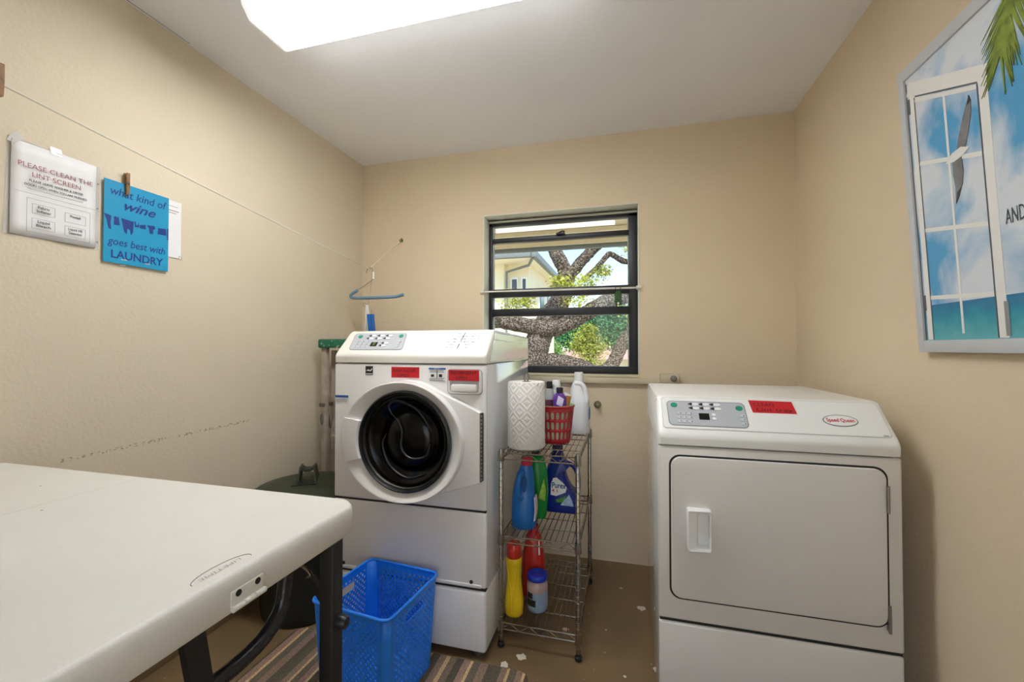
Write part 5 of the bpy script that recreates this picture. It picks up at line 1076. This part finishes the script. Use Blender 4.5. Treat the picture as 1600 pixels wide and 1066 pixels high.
# the oak: gnarled limbs with bark relief
def bark():
    m = mat('grey_brown_bark', '#83786e', 0.95, vary=0.3, scale=14)
    n, l, p = nodes(m)
    tc = n.new('ShaderNodeTexCoord'); vo = n.new('ShaderNodeTexVoronoi'); vo.inputs['Scale'].default_value = 34; l.new(tc.outputs['Object'], vo.inputs['Vector'])
    old = p.inputs['Base Color'].links[0].from_socket; rp = n.new('ShaderNodeValToRGB'); rp.color_ramp.elements[0].position = 0.25; rp.color_ramp.elements[1].position = 0.62; rp.color_ramp.elements[1].color = lin('#77695d'); rp.color_ramp.elements[0].color = (1, 1, 1, 1); l.new(vo.outputs['Distance'], rp.inputs['Fac'])
    mx = n.new('ShaderNodeMix'); mx.data_type = 'RGBA'; mx.blend_type = 'MULTIPLY'; mx.inputs['Factor'].default_value = 1; l.new(old, mx.inputs[6]); l.new(rp.outputs['Color'], mx.inputs[7]); l.new(mx.outputs[2], p.inputs['Base Color'])
    bp = n.new('ShaderNodeBump'); bp.inputs['Strength'].default_value = 0.35; bp.inputs['Distance'].default_value = -0.03; l.new(vo.outputs['Distance'], bp.inputs['Height']); l.new(bp.outputs['Normal'], p.inputs['Normal']); return m
BARK = bark()
def limb(pts, r0, r1, seed, n=14, rough=0.10):
    rnd = random.Random(seed); path = smooth_path(pts, 9); k = len(path)
    m = MB().tube(path, [r0 + (r1 - r0) * i / (k - 1) for i in range(k)], n)
    for i, v in enumerate(m.v[:k * n]):
        c = path[i // n]; m.v[i] = c + (v - c) * (1 + rnd.uniform(-rough, rough))
    return m
def leaf_cloud(centers, count, size, seed, squash=0.8):
    """leaf blades scattered through soft clumps"""
    rnd = random.Random(seed); vs, fs = [], []
    for _ in range(count):
        c, r = rnd.choice(centers); 
        d = Vector((rnd.gauss(0, 0.52), rnd.gauss(0, 0.52), rnd.gauss(0, 0.52)))
        p = Vector(c) + Vector((d.x, d.y, d.z * squash)) * r
        a = Vector((rnd.gauss(0, 1), rnd.gauss(0, 1), rnd.gauss(0, 0.6))).normalized(); b = a.cross(Vector((rnd.gauss(0, 1), rnd.gauss(0, 1), rnd.gauss(0, 1)))).normalized()
        s = size * rnd.uniform(0.6, 1.3); o = len(vs)
        vs += [p - a * s, p + b * s * 0.45 + a * s * 0.1, p + a * s, p - b * s * 0.45 + a * s * 0.1]; fs.append((o, o + 1, o + 2, o + 3))
    m = MB(); m.v = vs; m.f = fs; return m
def foliage(name, m, mt, parent):
    me = bpy.data.meshes.new(name); b = root_base(parent); me.from_pydata([v - b for v in m.v], [], m.f); me.materials.append(mt)
    o = bpy.data.objects.new(name, me); COL.objects.link(o); o.parent = parent; o['kind'] = 'stuff'; return o
LEAFY = mat('yellow_green_leaf', '#a9ad3f', 0.6, vary=0.35, scale=3); LEAFG = mat('mid_green_leaf', '#5f8f3f', 0.6, vary=0.4, scale=1.2); LEAFD = mat('deep_green_leaf', '#3f7a48', 0.6, vary=0.45, scale=0.7); LEAFO = mat('orange_green_leaf', '#9aa044', 0.6, vary=0.45, scale=1.6)
oak = thing('oak_tree', 'large gnarled oak with thick grey limbs just outside the window', 'tree', (0.4, 5.6, -3.2))
obj('trunk', limb([(0.1, 5.6, -3.2), (0.15, 5.55, -1.2), (0.05, 5.4, 0.6), (0.1, 5.3, 1.2), (0.25, 5.4, 1.6), (0.55, 5.6, 2.2), (0.65, 5.6, 2.6)], 0.34, 0.17, 1), BARK, oak)
obj('limb', limb([(-2.6, 5.0, 1.98), (-1.4, 5.05, 1.80), (-0.6, 5.1, 1.76), (0.03, 5.15, 1.64), (0.52, 5.2, 1.60), (1.0, 5.25, 1.84), (1.5, 5.3, 2.1), (2.3, 5.4, 2.28), (3.4, 5.5, 2.5)], 0.15, 0.135, 2), BARK, oak)
obj('limb', limb([(0.60, 5.6, 2.45), (0.62, 5.55, 2.75), (0.45, 5.5, 3.1), (0.3, 5.5, 3.7), (0.1, 5.5, 4.6)], 0.15, 0.10, 3), BARK, oak)
obj('limb', limb([(0.62, 5.6, 2.5), (0.9, 5.6, 2.85), (1.2, 5.6, 3.15), (1.7, 5.6, 3.6), (2.2, 5.7, 4.4)], 0.12, 0.075, 4), BARK, oak)
obj('limb', limb([(0.95, 5.7, 2.55), (1.2, 5.7, 2.75), (1.42, 5.7, 3.0), (1.5, 5.7, 3.02), (1.72, 5.7, 2.88), (2.0, 5.7, 2.82), (2.3, 5.7, 2.5)], 0.05, 0.055, 5), BARK, oak)
obj('limb', limb([(0.0, 5.35, 0.55), (0.3, 5.4, 0.98), (0.84, 5.5, 0.92), (1.25, 5.5, 0.78), (1.50, 5.6, 0.92), (1.72, 5.65, 1.35), (2.1, 5.7, 1.75), (2.7, 5.7, 2.0)], 0.14, 0.115, 6), BARK, oak)
foliage('foliage', leaf_cloud([((-0.3, 5.2, 2.08), 0.28), ((-0.05, 5.2, 2.12), 0.2), ((0.85, 5.0, 2.35), 0.28), ((0.6, 5.0, 2.42), 0.16), ((1.1, 5.1, 2.42), 0.2), ((0.95, 5.0, 2.1), 0.25), ((1.35, 5.3, 2.62), 0.16), ((1.95, 5.5, 2.1), 0.3), ((2.1, 5.5, 1.8), 0.3), ((1.9, 5.6, 3.1), 0.25), ((2.1, 5.6, 3.3), 0.3)], 3600, 0.03, 21), LEAFY, oak)
def bush(name, label, cat, base, centers, count, size, mt, seed, trunk=None):
    t = thing(name, label, cat, base, group='trees seen through the window' if name == 'green_tree' else None); b = Vector(base)
    obj('trunk', limb([b, b + Vector((0.05, 0, 0.5 * (centers[0][0][2] - b.z))), Vector(centers[0][0])], 0.12, 0.06, seed, 8), BARK, t)
    foliage('foliage', leaf_cloud(centers, count, size, seed), mt, t); return t
bush('flowering_shrub', 'tall orange-tinged green shrub in the middle of the window view', 'shrub', (0.52, 12.4, -3.2), [((0.5, 12.2, 1.15), 0.5), ((0.45, 12.2, 1.6), 0.36), ((0.52, 12.2, 1.85), 0.22), ((0.62, 12.2, 0.7), 0.5), ((0.8, 12.3, 1.25), 0.3), ((0.2, 12.3, 1.3), 0.26)], 6500, 0.042, LEAFO, 31)
bush('green_tree', 'deep green leafy tree behind the orange-tinged shrub', 'tree', (0.2, 26, -3.2), [((-2.2, 26, 2.0), 0.9), ((-0.9, 26, 2.5), 1.2), ((0.5, 26, 2.6), 1.3), ((1.8, 26, 2.5), 1.3), ((-1.5, 26, 1.9), 0.7), ((0.0, 26, 1.9), 0.8), ((1.3, 26, 1.9), 0.8), ((2.4, 26, 1.8), 0.7), ((0.8, 26, 3.4), 1.0)], 26000, 0.10, LEAFD, 32)
bush('green_tree', 'bright green tree low beside the oak trunk', 'tree', (-2.3, 21.5, -3.2), [((-2.35, 21, 1.25), 0.45), ((-2.1, 21, 0.95), 0.4), ((-2.6, 21, 1.0), 0.45)], 4200, 0.06, LEAFG, 33)
bush('green_tree', 'dark green tree at the right edge of the window view', 'tree', (4.6, 31, -3.2), [((4.0, 31, 3.0), 1.6), ((5.6, 31, 2.8), 1.6), ((4.6, 31, 4.0), 1.4), ((3.2, 31, 2.6), 1.2)], 12000, 0.15, LEAFG, 34)
bush('green_tree', 'yellow-green tree by the lower limb at the right of the window', 'tree', (4.2, 14, -3.2), [((3.5, 13.5, 1.9), 0.8), ((4.4, 13.6, 1.6), 1.0), ((3.9, 13.6, 2.6), 0.9), ((2.6, 13.5, 1.9), 0.4), ((2.9, 13.5, 0.9), 0.4)], 6000, 0.055, LEAFY, 35)
